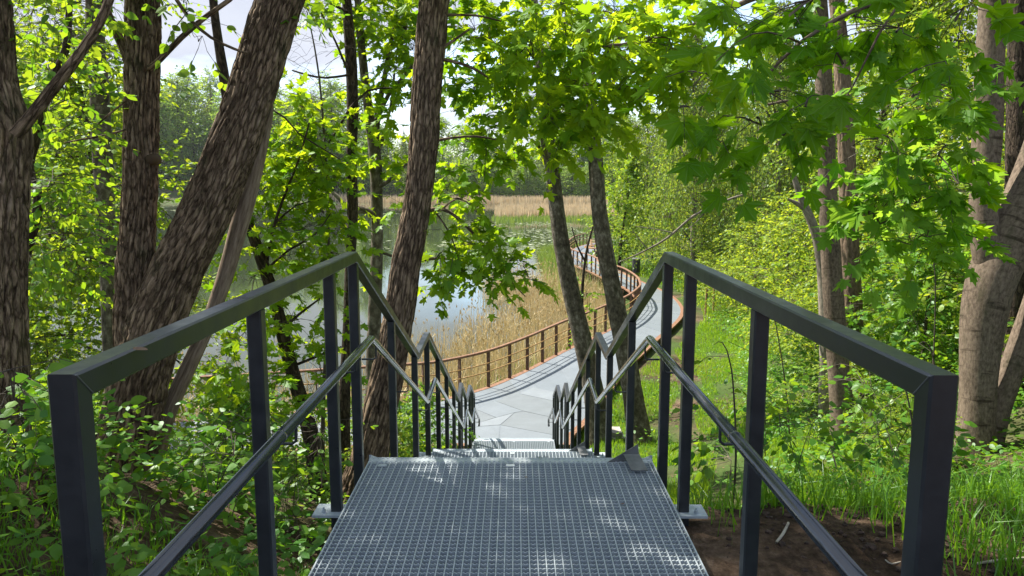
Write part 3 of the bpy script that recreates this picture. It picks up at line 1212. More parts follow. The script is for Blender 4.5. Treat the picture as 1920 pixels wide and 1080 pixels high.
def leaf_part(lv, tm, mt, parent, name='crown', individual=0, big=None, objmat=None):
    P, T, N_, S, C = lv.cat()
    rest = np.ones(len(P), bool)
    if individual:
        d = np.linalg.norm(P - CAM, axis=1)
        v = P - CAM
        dep = v @ _F
        px, py = 960 + F_PX * (v @ _R) / np.maximum(dep, .01), 540 - F_PX * (v @ _U) / np.maximum(dep, .01)
        vis = (dep > .3) & (px > -20) & (px < 1940) & (py > -20) & (py < 1100)
        order = np.argsort(np.where(vis, -S / np.maximum(dep, .1), 1.0))
        pick = [i for i in order[:individual] if vis[i]]
        rest[pick] = False
        kinds = []
        for k in range(5):
            gg = Geo()
            gg.add(big[0] * (1 + .07 * ((k * 3) % 5 - 2), 1, 1 + .45 * (k - 2)) + np.array([.05 * (k - 2), 0, 0]) * big[0][:, 1:2] ** 2, big[1], tint=np.full(len(big[0]), .1 + .2 * k), uv=big[0][:, :2])
            kinds.append(gg.mesh('leaf', mt))
        base = root_of(parent)
        t_ = norm(T)
        n_ = norm(N_ - np.sum(N_ * t_, -1, keepdims=True) * t_)
        s_ = np.cross(t_, n_)
        for i in pick:
            o = link('leaf', kinds[min(4, int(C[i] * 5))], parent)
            mtx = np.eye(4)
            mtx[:3, 0], mtx[:3, 1], mtx[:3, 2], mtx[:3, 3] = s_[i] * S[i], t_[i] * S[i], n_[i] * S[i], P[i] - base
            o.matrix_local = Matrix(mtx.tolist())
    g = Geo()
    if rest.any():
        g.add_arrays(*leaf_arrays(tm, P[rest], T[rest], N_[rest], S[rest], C[rest]))
        part(name, g, mt, parent, kind='stuff' if individual else None)


# ------------------------------------------------------------------ trunks
def trunk_geo(g, pts, rads, sides=20, step=.12, rough=0.0, ridges=0, seed=0, flare=0.0):
    P, R = smooth_path(pts, rads, step)
    rings = tube_rings(P, R, sides)
    n = len(P)
    along = np.r_[0, np.cumsum(np.linalg.norm(np.diff(P, axis=0), axis=1))]
    rng = np.random.default_rng(seed)
    ang = np.arange(sides) / sides
    if rough:
        U, W = np.meshgrid(ang, along)
        d = (vnoise(U * 5 + seed * 7.3, W * 2.3 + seed, 5) - .5) * 1.0
        d += (vnoise(U * 9, W * 4 + 11 + seed, 9) - .5) * .6
        if ridges:
            # interlacing long ridges
            wob = (vnoise(U * 6, W * 3.1 + 5 + seed, 6) - .5) * 2.2
            ph = (U * ridges + wob * .6 + .35 * np.sin(W * 5 + U * 12.566))
            a = np.abs((ph % 1) - .5) * 2
            cell = np.floor(ph)
            brk = np.abs(((W * 6.5 + vnoise(cell * 3.7 + .5, W * 1.2 + seed) * 3 + cell * .37) % 1) - .5) * 2
            d = d * .8 - 1.5 * np.exp(-(a / .26) ** 2) - .75 * np.exp(-(brk / .14) ** 2) + (vnoise(U * ridges * 2, W * 14 + seed * 3, 64) - .5) * .7 + .5
        rings = P[:, None] + (rings - P[:, None]) * (1 + rough * d[..., None] / np.maximum(R[:, None, None], .02))
    if flare:
        h = along if P[0][2] < P[-1][2] else along[-1] - along
        fl = np.exp(-h / .22)[:, None] * (.55 + .45 * np.cos(ang[None] * 2 * math.pi * 5 + seed))
        rings = P[:, None] + (rings - P[:, None]) * (1 + flare * np.maximum(fl, 0)[..., None])
    idx = np.arange(n * sides).reshape(n, sides)
    nx_ = np.roll(idx, -1, 1)
    q = np.stack([idx[:-1], nx_[:-1], nx_[1:], idx[1:]], -1).reshape(-1)
    circ = 2 * math.pi * R
    u0 = np.broadcast_to(ang[None], (n, sides)) * circ.mean()
    u1 = u0 + circ.mean() / sides
    vv = np.broadcast_to(along[:, None], (n, sides))
    uv = np.stack([np.stack([u0[:-1], vv[:-1]], -1), np.stack([u1[:-1], vv[:-1]], -1), np.stack([u1[1:], vv[1:]], -1), np.stack([u0[1:], vv[1:]], -1)], 2).reshape(-1, 2)
    g.add_arrays(rings.reshape(-1, 3), q, np.full(len(q) // 4, 4), None, uv)


def pix_trunk(pts, t, dt=None):
    """(x, y, width) readings from the photo at distance t -> points and radii in metres"""
    P = [at(x, y, t if dt is None else t + dt[i]) for i, (x, y, w) in enumerate(pts)]
    return P, [w * t / (2 * F_PX) for _, _, w in pts]


def to_ground(P, R, k=1.25):
    """add a last point under the ground straight below a trunk's lowest point"""
    e, d = np.array(P[-1]), np.array(P[-1]) - np.array(P[-2])
    z = gz(e[0], e[1])
    d = d / max(1e-6, abs(d[2]))
    k2 = max(e[2] - z, 0) + .25
    P.append(e + np.array([d[0] * .5, d[1] * .5, -1]) * k2)
    R.append(R[-1] * k)
    return P, R


def make_tree(name, label, t, stems, bark, base=None, group=None, rough=.012, ridges=0, sides=20, step=.12, seed=1, cat='tree', flare=.25):
    """stems: list of (pixel readings, distance or None, 'trunk'|'branch'); the first is the trunk that reaches the ground"""
    P0, R0 = pix_trunk(stems[0][0], t)
    P0, R0 = to_ground(P0, R0)
    root = thing(name, label, cat, (P0[-1][0], P0[-1][1], gz(P0[-1][0], P0[-1][1])), group)
    for i, (pts, tt, kind) in enumerate(stems):
        if i == 0:
            P, R = P0, R0
        else:
            P, R = pix_trunk(pts, tt or t)
        g = Geo()
        small = kind == 'branch'
        trunk_geo(g, P, R, 8 if small else sides, step if not small else .15, rough * (.25 if small else 1), 0 if small else ridges, seed + i, flare if i == 0 else 0)
        part(kind, g, M[bark], root, smooth=True)
    return root


def px_blob(x, y, t, rx, ry, rt):
    """ellipsoid of foliage read off the photo: centre and radii in metres"""
    k = t / F_PX
    return at(x, y, t), (rx * k, rt, ry * k)

# ================================================================== TREES NEAR THE STAIRS
# far left, cut by the frame
tA = 5.3
tr = make_tree('broadleaf_tree', 'thick furrowed trunk at the left edge with one long bare limb rising to the right', tA, [
    ([(-60, -320, 70), (-45, -120, 84), (-40, 0, 100), (-30, 150, 106), (-12, 245, 116), (-10, 300, 114), (-14, 540, 110), (-14, 700, 114), (-18, 850, 130)], None, 'trunk'),
    ([(30, 252, 30), (52, 226, 24), (100, 165, 23), (150, 100, 20), (185, 45, 18), (205, 0, 17), (222, -70, 14), (250, -200, 10)], tA - .25, 'branch')],
    'bark_furrow', rough=.016, ridges=22, sides=150, step=.035, seed=3)
lv, tw = Leaves(), Geo()
for b_ in [(70, -20, tA + .3, 160, 70, .8, 26), (120, 190, tA + .8, 70, 60, .5, 16), (90, 350, tA + .9, 60, 50, .5, 12), (110, 60, tA + .6, 90, 50, .5, 14)]:
    c, r = px_blob(*b_[:6])
    grow(lv, tw, c, r, b_[6], 8, .085, .38, .35, limbs=3, tint=(.1, .6))
for c, r, n in [((-7.5, 4.5, 12.5), (3, 3, 2.2), 420), ((-6.8, 5.4, 13.6), (2.6, 2.0, 2.0), 300)]:  # unseen upper crown, clumps placed overhead to shade the landing
    grow(lv, tw, c, r, n, 8, .16, .9, .2, limbs=8)
part('twigs', tw, M['twig'], tr, kind='stuff')
leaf_part(lv, T_OVAL_S, M['lime'], tr, 'crown', 120, T_OVAL)

# the great double tree left of the stairs
tB = 6.4
tr = make_tree('broadleaf_tree', 'great double trunk left of the stairs, one stem upright, one leaning right', tB, [
    ([(660, -330, 57), (585, -120, 70), (525, 0, 80), (478, 150, 83), (437, 270, 86), (385, 400, 89), (335, 500, 91), (297, 590, 100), (266, 700, 100), (244, 800, 110), (230, 866, 123), (224, 900, 145)], None, 'trunk'),
    ([(262, -320, 40), (266, -100, 52), (268, 0, 57), (267, 130, 59), (264, 300, 57), (260, 420, 59), (254, 520, 66), (256, 640, 74), (258, 720, 60)], tB + .02, 'trunk'),
    ([(246, 135, 22), (236, 100, 19), (215, 55, 17), (197, 10, 15), (182, -60, 13)], tB - .02, 'branch'),
    ([(280, 128, 13), (300, 112, 12), (340, 70, 11), (390, 28, 10), (430, 0, 9), (470, -40, 7)], tB - .12, 'branch'),
    ([(325, -10, 8), (355, 35, 7), (395, 70, 6), (440, 92, 5), (465, 100, 4)], tB - .3, 'branch'),
    ([(236, 190, 4), (210, 210, 4), (175, 240, 3), (160, 255, 2)], tB - .2, 'branch'),
    ([(236, 243, 4), (200, 253, 4), (150, 262, 3), (120, 268, 2)], tB - .2, 'branch')],
    'bark_furrow', rough=.017, ridges=24, sides=170, step=.032, seed=8, flare=.3)
g = Geo()
P = at(279, 298, tB - .085)
add_tube(g, [P + (0, .12, 0), P + (0, .02, -.005), P + (0, 0, -.005)], [.055, .045, .03], 12)
part('knot', g, M['bark_furrow'], tr, smooth=True)
lv, tw = Leaves(), Geo()
for b_ in [(355, 20, tB - .4, 60, 26, .3, 8), (372, 78, tB - .4, 30, 26, .2, 4), (330, -30, tB, 90, 40, .5, 16), (580, 20, tB + .4, 50, 40, .4, 7)]:
    c, r = px_blob(*b_[:6])
    grow(lv, tw, c, r, b_[6], 6, .085, .28, .45, limbs=2, tint=(.0, .6))
for c, r, n in [((-3.4, 4.6, 12.0), (2.4, 2.6, 1.8), 640), ((-4.6, 3.6, 12.4), (1.8, 1.8, 1.4), 300), ((-5.6, 6.6, 14.0), (2.0, 2.0, 1.4), 260), ((-1.6, 4.2, 12.8), (1.9, 1.7, 1.3), 300), ((-5.2, 5.8, 12.8), (2.2, 1.7, 1.8), 320)]:  # upper crown out of view, positioned and thickened for shade on the landing
    grow(lv, tw, c, r, n, 8, .16, .9, .2, limbs=10)
part('twigs', tw, M['twig'], tr, kind='stuff')
leaf_part(lv, T_OVAL_S, M['lime'], tr, 'crown', 100, T_OVAL)

tC = tB + .32
make_tree('dead_tree', 'bare grey brown dead stem leaning behind the great double trunk', tC, [
    ([(505, 150, 10), (500, 205, 26), (482, 290, 33), (463, 370, 34), (441, 450, 32), (415, 540, 30), (385, 620, 28), (350, 695, 28), (318, 765, 30), (296, 840, 34)], None, 'trunk')],
    'dead_wood', rough=.010, sides=28, step=.08, seed=5, flare=.1)

# slim pair beyond the left railing
tD = 10.0
tr = make_tree('slim_tree', 'slim dark wavy trunk standing behind the peak of the left railing', tD, [
    ([(646, -260, 14), (648, -60, 17), (650, 0, 18), (658, 110, 21), (661, 200, 21), (659, 300, 20), (661, 400, 20), (656, 500, 19), (653, 600, 19), (648, 700, 21), (645, 790, 23)], None, 'trunk'),
    ([(650, 22, 6), (620, 5, 5), (590, -15, 4)], 9.9, 'branch'),
    ([(655, 140, 5), (630, 80, 4), (605, 30, 3), (592, 8, 2)], 9.9, 'branch'),
    ([(657, 140, 5), (610, 146, 4), (575, 140, 4), (548, 132, 3)], 9.8, 'branch'),
    ([(655, 205, 5), (625, 255, 4), (590, 300, 3)], 9.8, 'branch'),
    ([(650, 210, 5), (690, 170, 4), (735, 165, 3)], 9.9, 'branch')],
    'bark_dark', rough=.006, sides=18, step=.12, seed=6)
lv, tw = Leaves(), Geo()
for b_ in [(640, 25, 10, 40, 26, .5, 14), (600, 185, 9.9, 34, 26, .4, 10), (560, 40, 10, 26, 30, .3, 5), (640, -60, 10, 90, 40, .8, 30), (705, 300, 10, 36, 24, .4, 8), (640, 330, 9.8, 30, 20, .3, 5)]:
    c, r = px_blob(*b_[:6])
    grow(lv, tw, c, r, b_[6], 6, .13, .42, .3, limbs=2, tint=(.3, .9))
part('twigs', tw, M['twig'], tr, kind='stuff')
leaf_part(lv, T_MAPLE_S, M['maple'], tr, 'crown', 60, T_MAPLE)

tE = 11.5
tr = make_tree('forked_tree', 'pale slim trunk forking into several upright limbs in front of the lake', tE, [
    ([(663, -120, 11), (671, 0, 13), (679, 100, 15), (688, 180, 17), (697, 250, 20), (704, 300, 23), (707, 400, 22), (706, 500, 23), (702, 600, 25), (699, 720, 28)], None, 'trunk'),
    ([(704, 265, 14), (708, 215, 12), (720, 150, 10), (735, 70, 8), (748, 10, 6), (760, -60, 4)], 11.4, 'branch'),
    ([(706, 225, 9), (730, 175, 8), (765, 135, 7), (790, 90, 6), (805, 40, 4)], 11.3, 'branch'),
    ([(708, 290, 8), (722, 245, 6), (734, 190, 5), (740, 130, 4)], 11.5, 'branch'),
    ([(700, 258, 9), (680, 225, 8), (655, 200, 6)], 11.5, 'branch'),
    ([(712, 350, 8), (735, 335, 7), (760, 310, 6), (775, 290, 5)], 11.3, 'branch'),
    ([(700, 405, 12), (690, 395, 10), (670, 390, 8), (645, 380, 6)], 11.2, 'branch'),
    ([(712, 472, 6), (735, 480, 5), (762, 487, 4)], 11.3, 'branch')],
    'bark_grey', rough=.005, sides=18, step=.14, seed=9)
lv, tw = Leaves(), Geo()
for b_ in [(735, 40, 11.5, 60, 50, .7, 60), (770, 80, 11, 45, 40, .5, 28), (700, 20, 11.5, 50, 40, .5, 26), (735, 130, 11, 40, 26, .5, 18), (775, 160, 11, 30, 30, .4, 12), (755, 195, 11, 26, 16, .4, 9),
           (720, 260, 11.3, 30, 26, .4, 10), (740, 325, 11, 22, 18, .3, 6), (745, 385, 11, 20, 20, .3, 4), (690, -70, 11.5, 130, 45, 1, 70), (660, 390, 11.2, 40, 10, .3, 5)]:
    c, r = px_blob(*b_[:6])
    grow(lv, tw, c, r, b_[6], 7, .14, .45, .3, limbs=2, tint=(.2, .95))
part('twigs', tw, M['twig'], tr, kind='stuff')
leaf_part(lv, T_MAPLE_S, M['maple'], tr, 'crown', 120, T_MAPLE)

# trunk right beside the stairs
tF = 7.0
tr = make_tree('broadleaf_tree', 'dark furrowed trunk standing right beside the stairs behind the left railing', tF, [
    ([(848, -330, 40), (828, -100, 50), (815, 0, 55), (806, 100, 54), (798, 200, 52), (796, 250, 52), (789, 330, 51), (776, 420, 51), (761, 500, 53), (753, 560, 54), (739, 640, 57), (723, 720, 61), (706, 800, 64), (690, 870, 70), (670, 930, 80), (660, 960, 92)], None, 'trunk'),
    ([(826, 28, 6), (860, 28, 5), (900, 30, 4), (940, 40, 3)], tF, 'branch'),
    ([(822, 110, 7), (860, 118, 6), (895, 132, 5), (920, 150, 3)], tF, 'branch'),
    ([(820, 96, 6), (850, 76, 5), (880, 55, 4)], tF, 'branch'),
    ([(812, 265, 6), (850, 258, 5), (895, 256, 4), (930, 262, 3)], tF + .1, 'branch'),
    ([(796, 396, 9), (830, 392, 7), (862, 412, 6), (900, 452, 5), (935, 498, 4), (965, 535, 3), (985, 556, 2)], tF + .15, 'branch'),
    ([(830, 392, 4), (858, 372, 3), (890, 390, 3), (925, 420, 2)], tF + .15, 'branch'),
    ([(790, 488, 7), (825, 484, 5), (850, 488, 4)], tF + .2, 'branch'),
    ([(818, 400, 4), (845, 440, 3), (865, 500, 2), (880, 520, 2)], tF + .1, 'branch')],
    'bark_furrow', rough=.012, ridges=19, sides=130, step=.04, seed=14, flare=.35)
lv, tw = Leaves(), Geo()
# the hanging maple spray in front of the water
for b_ in [(850, 372, tF + .1, 26, 14, .2, 7), (905, 415, tF + .1, 28, 16, .2, 9), (848, 425, tF + .1, 30, 22, .25, 7), (880, 455, tF + .1, 46, 22, .3, 12), (925, 465, tF + .1, 28, 20, .25, 8), (955, 490, tF + .1, 30, 18, .2, 9),
           (835, 470, tF + .1, 30, 16, .25, 5), (825, 510, tF + .15, 20, 20, .2, 7), (870, 505, tF + .1, 24, 20, .2, 7), (985, 512, tF + .1, 16, 22, .15, 7), (925, 520, tF + .1, 30, 16, .2, 8), (815, 548, tF + .1, 8, 8, .1, 2), (890, 395, tF + .1, 20, 10, .2, 4)]:
    c, r = px_blob(*b_[:6])
    grow(lv, tw, c, r, b_[6], 6, .108, .26, .4, limbs=1, tint=(.3, 1))
for b_ in [(880, 70, tF + .6, 60, 40, .5, 26), (930, 50, tF + .8, 50, 50, .5, 26), (865, 160, tF + .6, 36, 24, .4, 12), (905, 165, tF + .8, 40, 30, .4, 14), (860, 200, tF + .8, 24, 24, .3, 7), (915, 215, tF + .8, 34, 16, .3, 9),
           (860, 255, tF + .9, 36, 24, .3, 10), (915, 260, tF + .9, 46, 24, .4, 14), (890, 320, tF + .8, 46, 24, .3, 11), (845, 340, tF + .8, 20, 20, .3, 5), (950, 300, tF + .9, 30, 22, .3, 8), (950, 120, tF + 1, 40, 60, .5, 20), (880, -40, tF + .5, 120, 50, .8, 50)]:
    c, r = px_blob(*b_[:6])
    grow(lv, tw, c, r, b_[6], 6, .12, .32, .35, limbs=2, tint=(.15, .8))
for c, r, n in [((-1.6, 6.4, 14.6), (1.8, 1.5, 1.3), 140),]:
    grow(lv, tw, c, r, n, 8, .16, .8, .2, limbs=8)
part('twigs', tw, M['twig'], tr, kind='stuff')
leaf_part(lv, T_MAPLE_S, M['maple'], tr, 'crown', 290, T_MAPLE)

# two slanting grey trunks at the foot of the stairs
tG = 16.2
tr = make_tree('grey_tree', 'left one of two slanting grey trunks at the foot of the stairs', tG, [
    ([(1000, 0, 16), (1012, 120, 20), (1020, 200, 24), (1028, 270, 26), (1038, 340, 27), (1050, 440, 30), (1065, 520, 32), (1083, 600, 34), (1097, 660, 36), (1110, 720, 38), (1118, 765, 42)], None, 'trunk'),
    ([(1023, 295, 8), (1010, 275, 6), (998, 262, 4)], tG, 'branch')], 'bark_grey', rough=.010, sides=28, step=.12, seed=21, flare=.2)
lv, tw = Leaves(), Geo()
for b_ in [(1020, 110, 16, 70, 90, 1.2, 70), (1000, 230, 16, 46, 40, .8, 34), (1040, 20, 16, 110, 60, 1.4, 55), (1075, 240, 16, 60, 40, .8, 30), (985, 170, 15.5, 40, 50, .8, 26)]:
    c, r = px_blob(*b_[:6])
    grow(lv, tw, c, r, b_[6], 7, .15, .5, .4, limbs=3, tint=(.4, 1))
part('twigs', tw, M['twig'], tr, kind='stuff')
leaf_part(lv, T_MAPLE_S, M['maple'], tr, 'crown', 100, T_MAPLE)
tH = 15.6
tr = make_tree('grey_tree', 'right one of two slanting grey trunks at the foot of the stairs', tH, [
    ([(1095, 40, 20), (1102, 120, 23), (1108, 200, 25), (1115, 280, 27), (1122, 380, 29), (1133, 460, 31), (1148, 540, 33), (1160, 600, 35), (1176, 680, 37), (1188, 750, 39), (1196, 800, 44)], None, 'trunk')],
    'bark_grey', rough=.012, sides=28, step=.12, seed=27, flare=.25)
lv, tw = Leaves(), Geo()
for b_ in [(1105, 110, 15.5, 60, 80, 1, 46), (1150, 170, 15.2, 60, 50, 1, 32), (1130, 240, 15.3, 50, 30, .7, 22), (1130, 10, 15.5, 120, 60, 1.4, 60)]:
    c, r = px_blob(*b_[:6])
    grow(lv, tw, c, r, b_[6], 7, .15, .5, .4, limbs=3, tint=(.4, 1))
part('twigs', tw, M['twig'], tr, kind='stuff')
leaf_part(lv, T_MAPLE_S, M['maple'], tr, 'crown', 60, T_MAPLE)

# right side: smooth brown trunk
tI = hit(1584, 818)
tr = make_tree('maple_tree', 'straight brown trunk with dark rings, standing in herbs right of the stairs', tI, [
    ([(1522, -260, 22), (1532, -60, 27), (1537, 20, 29), (1542, 100, 30), (1546, 200, 31), (1550, 300, 32), (1554, 400, 34), (1560, 520, 36), (1567, 620, 38), (1573, 700, 39), (1580, 780, 44), (1586, 815, 54)], None, 'trunk'),
    ([(1540, -60, 16), (1480, -30, 14), (1400, 2, 11), (1330, 36, 9), (1270, 55, 8), (1165, 84, 6), (1110, 82, 4), (1050, 84, 3)], tI - .6, 'branch'),
    ([(1548, 196, 7), (1500, 186, 6), (1440, 196, 5)], tI, 'branch'),
    ([(1270, 55, 5), (1200, 40, 4), (1130, 20, 3)], tI - .6, 'branch'),
    ([(1165, 84, 4), (1120, 130, 3), (1080, 170, 2), (1050, 215, 2)], tI - .6, 'branch')],
    'bark_brown', rough=.004, sides=32, step=.1, seed=31, flare=.3)
lv, tw = Leaves(), Geo()
for b_ in [(1000, 110, 7.2, 50, 60, .6, 20), (1060, 70, 7.2, 70, 60, .6, 25), (1080, 170, 7.0, 80, 60, .6, 32), (1040, 225, 7.0, 60, 46, .5, 22), (1105, 230, 7.0, 46, 36, .4, 13), (1150, 90, 6.8, 80, 60, .6, 26), (1185, 160, 6.8, 50, 40, .5, 12),
           (1240, 70, 6.6, 70, 50, .5, 28), (1300, 120, 6.6, 60, 50, .4, 18), (1190, 10, 6.8, 120, 40, .6, 20), (1050, 5, 7.2, 90, 36, .6, 14), (1350, 20, 6.5, 90, 50, .5, 16)]:
    c, r = px_blob(*b_[:6])
    grow(lv, tw, c, r, max(1, int(b_[6] * .75)), 7, .15, .36, .5, limbs=2, tint=(.35, 1))
for b_ in [(1500, 10, tI, 150, 50, .8, 18), (1640, 80, tI + .2, 80, 50, .6, 12), (1640, -90, tI, 140, 50, 1.0, 20)]:
    c, r = px_blob(*b_[:6])
    grow(lv, tw, c, r, b_[6], 7, .15, .4, .4, limbs=2, tint=(.0, .6))
part('twigs', tw, M['twig'], tr, kind='stuff')
leaf_part(lv, T_MAPLE_S, M['maple'], tr, 'crown', 295, T_MAPLE)

tJ = hit(1606, 752)
make_tree('broadleaf_tree', 'rough barked trunk half hidden behind the straight brown trunk on the right', tJ, [
    ([(1560, -100, 26), (1574, 60, 26), (1580, 150, 28), (1588, 300, 30), (1593, 450, 32), (1600, 600, 34), (1606, 700, 36), (1610, 752, 42)], None, 'trunk')],
    'bark_rough', rough=.012, ridges=11, sides=70, step=.06, seed=35, flare=.2)

# big forked maple on the right
tK = hit(1828, 852)
tr = make_tree('maple_tree', 'big smooth forked maple at the right edge, large dark leaves hanging down', tK, [
    ([(2120, -260, 54), (2070, -60, 66), (2030, 80, 76), (1990, 220, 88), (1957, 320, 96), (1926, 395, 96), (1890, 458, 90), (1859, 525, 84), (1843, 600, 76), (1836, 680, 66), (1832, 760, 62), (1826, 850, 66)], None, 'trunk'),
    ([(1866, -240, 34), (1862, -60, 42), (1859, 60, 47), (1854, 150, 50), (1851, 250, 50), (1846, 330, 49), (1844, 400, 48), (1848, 460, 50), (1852, 520, 40)], tK - .03, 'trunk'),
    ([(1860, -20, 12), (1800, -30, 11), (1700, -10, 10), (1600, 20, 9), (1500, 80, 7), (1430, 150, 5)], 3.4, 'branch'),
    ([(1845, 210, 8), (1780, 230, 7), (1700, 280, 6), (1640, 340, 4)], tK - .3, 'branch'),
    ([(1700, -10, 6), (1650, 60, 5), (1600, 160, 3), (1560, 220, 2)], 3.3, 'branch'),
    ([(1500, 80, 4), (1440, 60, 3), (1380, 80, 2), (1300, 160, 2)], 3.3, 'branch')],
    'bark_brown', rough=.007, sides=44, step=.07, seed=41, flare=.35)
g = Geo()
P = at(1841, 214, tK - .22)
add_tube(g, [P + (0, .10, 0), P + (0, .02, -.005), P + (0, 0, -.005)], [.045, .038, .022], 12)
part('knot', g, M['dead_wood'], tr, smooth=True)
lv, tw = Leaves(), Geo()
for b_ in [(1330, 140, 3.0, 60, 40, .2, 3), (1400, 130, 3.1, 70, 50, .25, 4), (1460, 170, 3.1, 60, 60, .25, 5), (1510, 200, 3.0, 40, 40, .2, 3), (1420, 220, 3.1, 70, 26, .2, 4), (1340, 265, 3.0, 22, 10, .1, 2), (1470, 255, 3.0, 40, 16, .1, 3), (1275, 200, 3.0, 20, 20, .1, 1),
           (1480, 30, 3.4, 120, 50, .3, 9), (1330, 30, 3.5, 90, 40, .3, 6), (1600, 30, 3.4, 80, 50, .3, 7), (1680, 60, 3.2, 90, 40, .3, 7), (1790, 40, 3.4, 90, 40, .3, 7), (1580, 120, 3.2, 50, 30, .2, 3), (1720, 130, 3.0, 60, 36, .2, 3)]:
    c, r = px_blob(*b_[:6])
    grow(lv, tw, c, r, max(1, int(b_[6] * .8)), 5, .125, .16, .8, limbs=1, tint=(.0, .45), twr=.0022)
for b_ in [(1710, 180, 4.8, 100, 60, .5, 18), (1640, 260, 5.0, 60, 50, .5, 11), (1760, 290, 5.0, 60, 60, .5, 13), (1690, 350, 5.4, 100, 60, .5, 22), (1650, 420, 5.6, 60, 36, .5, 11), (1730, 440, 5.4, 70, 36, .5, 14), (1890, 130, 4.6, 30, 60, .3, 4)]:
    c, r = px_blob(*b_[:6])
    grow(lv, tw, c, r, b_[6], 6, .135, .26, .5, limbs=2, tint=(.0, .55))
for c, r, n in [((5.0, 5.5, 11.0), (2.2, 1.8, 1.4), 150), ((.7, 6.5, 11.3), (1.5, 1.1, .8), 60),]:  # clumps out of view, added overhead to shade the hanging leaves
    grow(lv, tw, c, r, n, 8, .16, .7, .25, limbs=8)
part('twigs', tw, M['twig'], tr, kind='stuff')
leaf_part(lv, T_MAPLE, M['maple_deep'], tr, 'crown', 298, T_MAPLE)

tL = hit(1850, 850) + .2
make_tree('slim_tree', 'thin sunlit trunk leaning right at the right edge behind the grass', tL, [
    ([(2010, 330, 30), (1980, 430, 34), (1945, 550, 38), (1914, 645, 42), (1891, 710, 42), (1870, 770, 44), (1848, 852, 52)], None, 'trunk')],
    'bark_brown', rough=.006, sides=30, step=.08, seed=45, flare=.2)
make_tree('broadleaf_tree', 'dark rough trunk behind the forked maple at the right edge', tK + 2.2, [
    ([(1912, -60, 34), (1910, 100, 36), (1907, 300, 38), (1905, 500, 40), (1900, 650, 42), (1896, 780, 46)], None, 'trunk')],
    'bark_dark', rough=.008, ridges=9, sides=44, step=.1, seed=47)

# left, behind the double tree
tM = 10.5
tr = make_tree('slim_tree', 'mossy grey trunk among the leaves between the left edge and the double tree', tM, [
    ([(190, -220, 24), (178, -20, 30), (180, 90, 33), (186, 160, 33), (190, 250, 35), (195, 330, 35), (200, 430, 32), (206, 520, 33), (210, 610, 35)], None, 'trunk'),
    ([(196, 300, 6), (235, 262, 5), (260, 250, 4)], tM, 'branch')], 'bark_grey', rough=.008, sides=26, step=.12, seed=51)
lv, tw = Leaves(), Geo()
for b_ in [(180, -40, 10.5, 200, 60, 1.5, 120), (120, 60, 9.5, 90, 60, 1, 90), (210, 110, 9.5, 40, 60, .6, 26), (160, 260, 9, 60, 60, .7, 46), (120, 400, 8.8, 80, 60, .7, 70), (215, 400, 9, 26, 60, .5, 16), (150, 500, 9, 70, 60, .7, 60), (100, 300, 9, 50, 60, .6, 46)]:
    c, r = px_blob(*b_[:6])
    grow(lv, tw, c, r, b_[6], 8, .085, .42, .3, limbs=3, tint=(.2, 1))
part('twigs', tw, M['twig'], tr, kind='stuff')
leaf_part(lv, T_OVAL_S, M['lime'], tr, 'crown', 150, T_OVAL)
tN = 7.6
tr = make_tree('slim_tree', 'crooked dark sapling stem close to the trunk at the left edge', tN, [
    ([(135, -80, 8), (130, 10, 11), (127, 70, 12), (115, 115, 14), (88, 170, 13), (72, 250, 14), (54, 315, 17), (72, 372, 18), (62, 430, 18), (42, 500, 20), (34, 570, 22), (30, 640, 24)], None, 'trunk')],
    'bark_dark', rough=.004, sides=18, step=.1, seed=53)
lv, tw = Leaves(), Geo()
for b_ in [(90, 130, 7.4, 60, 50, .5, 22), (60, 200, 7.2, 40, 40, .4, 10), (110, 330, 7, 60, 40, .5, 18), (60, 480, 7, 40, 40, .4, 12), (120, 440, 6.8, 60, 40, .4, 14)]:
    c, r = px_blob(*b_[:6])
    grow(lv, tw, c, r, b_[6], 8, .095, .36, .35, limbs=3, tint=(.0, .55))
part('twigs', tw, M['twig'], tr, kind='stuff')
leaf_part(lv, T_OVAL_S, M['lime'], tr, 'crown', 120, T_OVAL)

tO = 8.6
tr = make_tree('slim_tree', 'dark slanting stem below the left railing running up into the pale sky', tO, [
    ([(392, -140, 12), (400, 0, 15), (408, 70, 17), (421, 150, 19), (437, 260, 19), (456, 380, 19), (474, 440, 20), (495, 500, 22), (514, 560, 23), (530, 625, 25), (548, 695, 26), (570, 770, 28), (586, 835, 32)], None, 'trunk'),
    ([(512, 555, 9), (500, 500, 7), (515, 420, 6), (540, 350, 5), (560, 300, 4), (580, 230, 3)], tO, 'branch'),
    ([(528, 620, 6), (560, 590, 5), (600, 560, 3)], tO, 'branch'),
    ([(500, 505, 5), (540, 470, 4), (590, 440, 3), (620, 400, 2)], tO, 'branch'),
    ([(515, 420, 4), (555, 385, 3), (600, 375, 2)], tO, 'branch'),
    ([(540, 690, 6), (590, 670, 5), (640, 650, 3)], tO, 'branch'),
    ([(437, 260, 4), (510, 205, 4), (560, 250, 3), (640, 300, 2)], tO, 'branch')],
    'bark_dark', rough=.006, sides=20, step=.1, seed=57)
lv, tw = Leaves(), Geo()
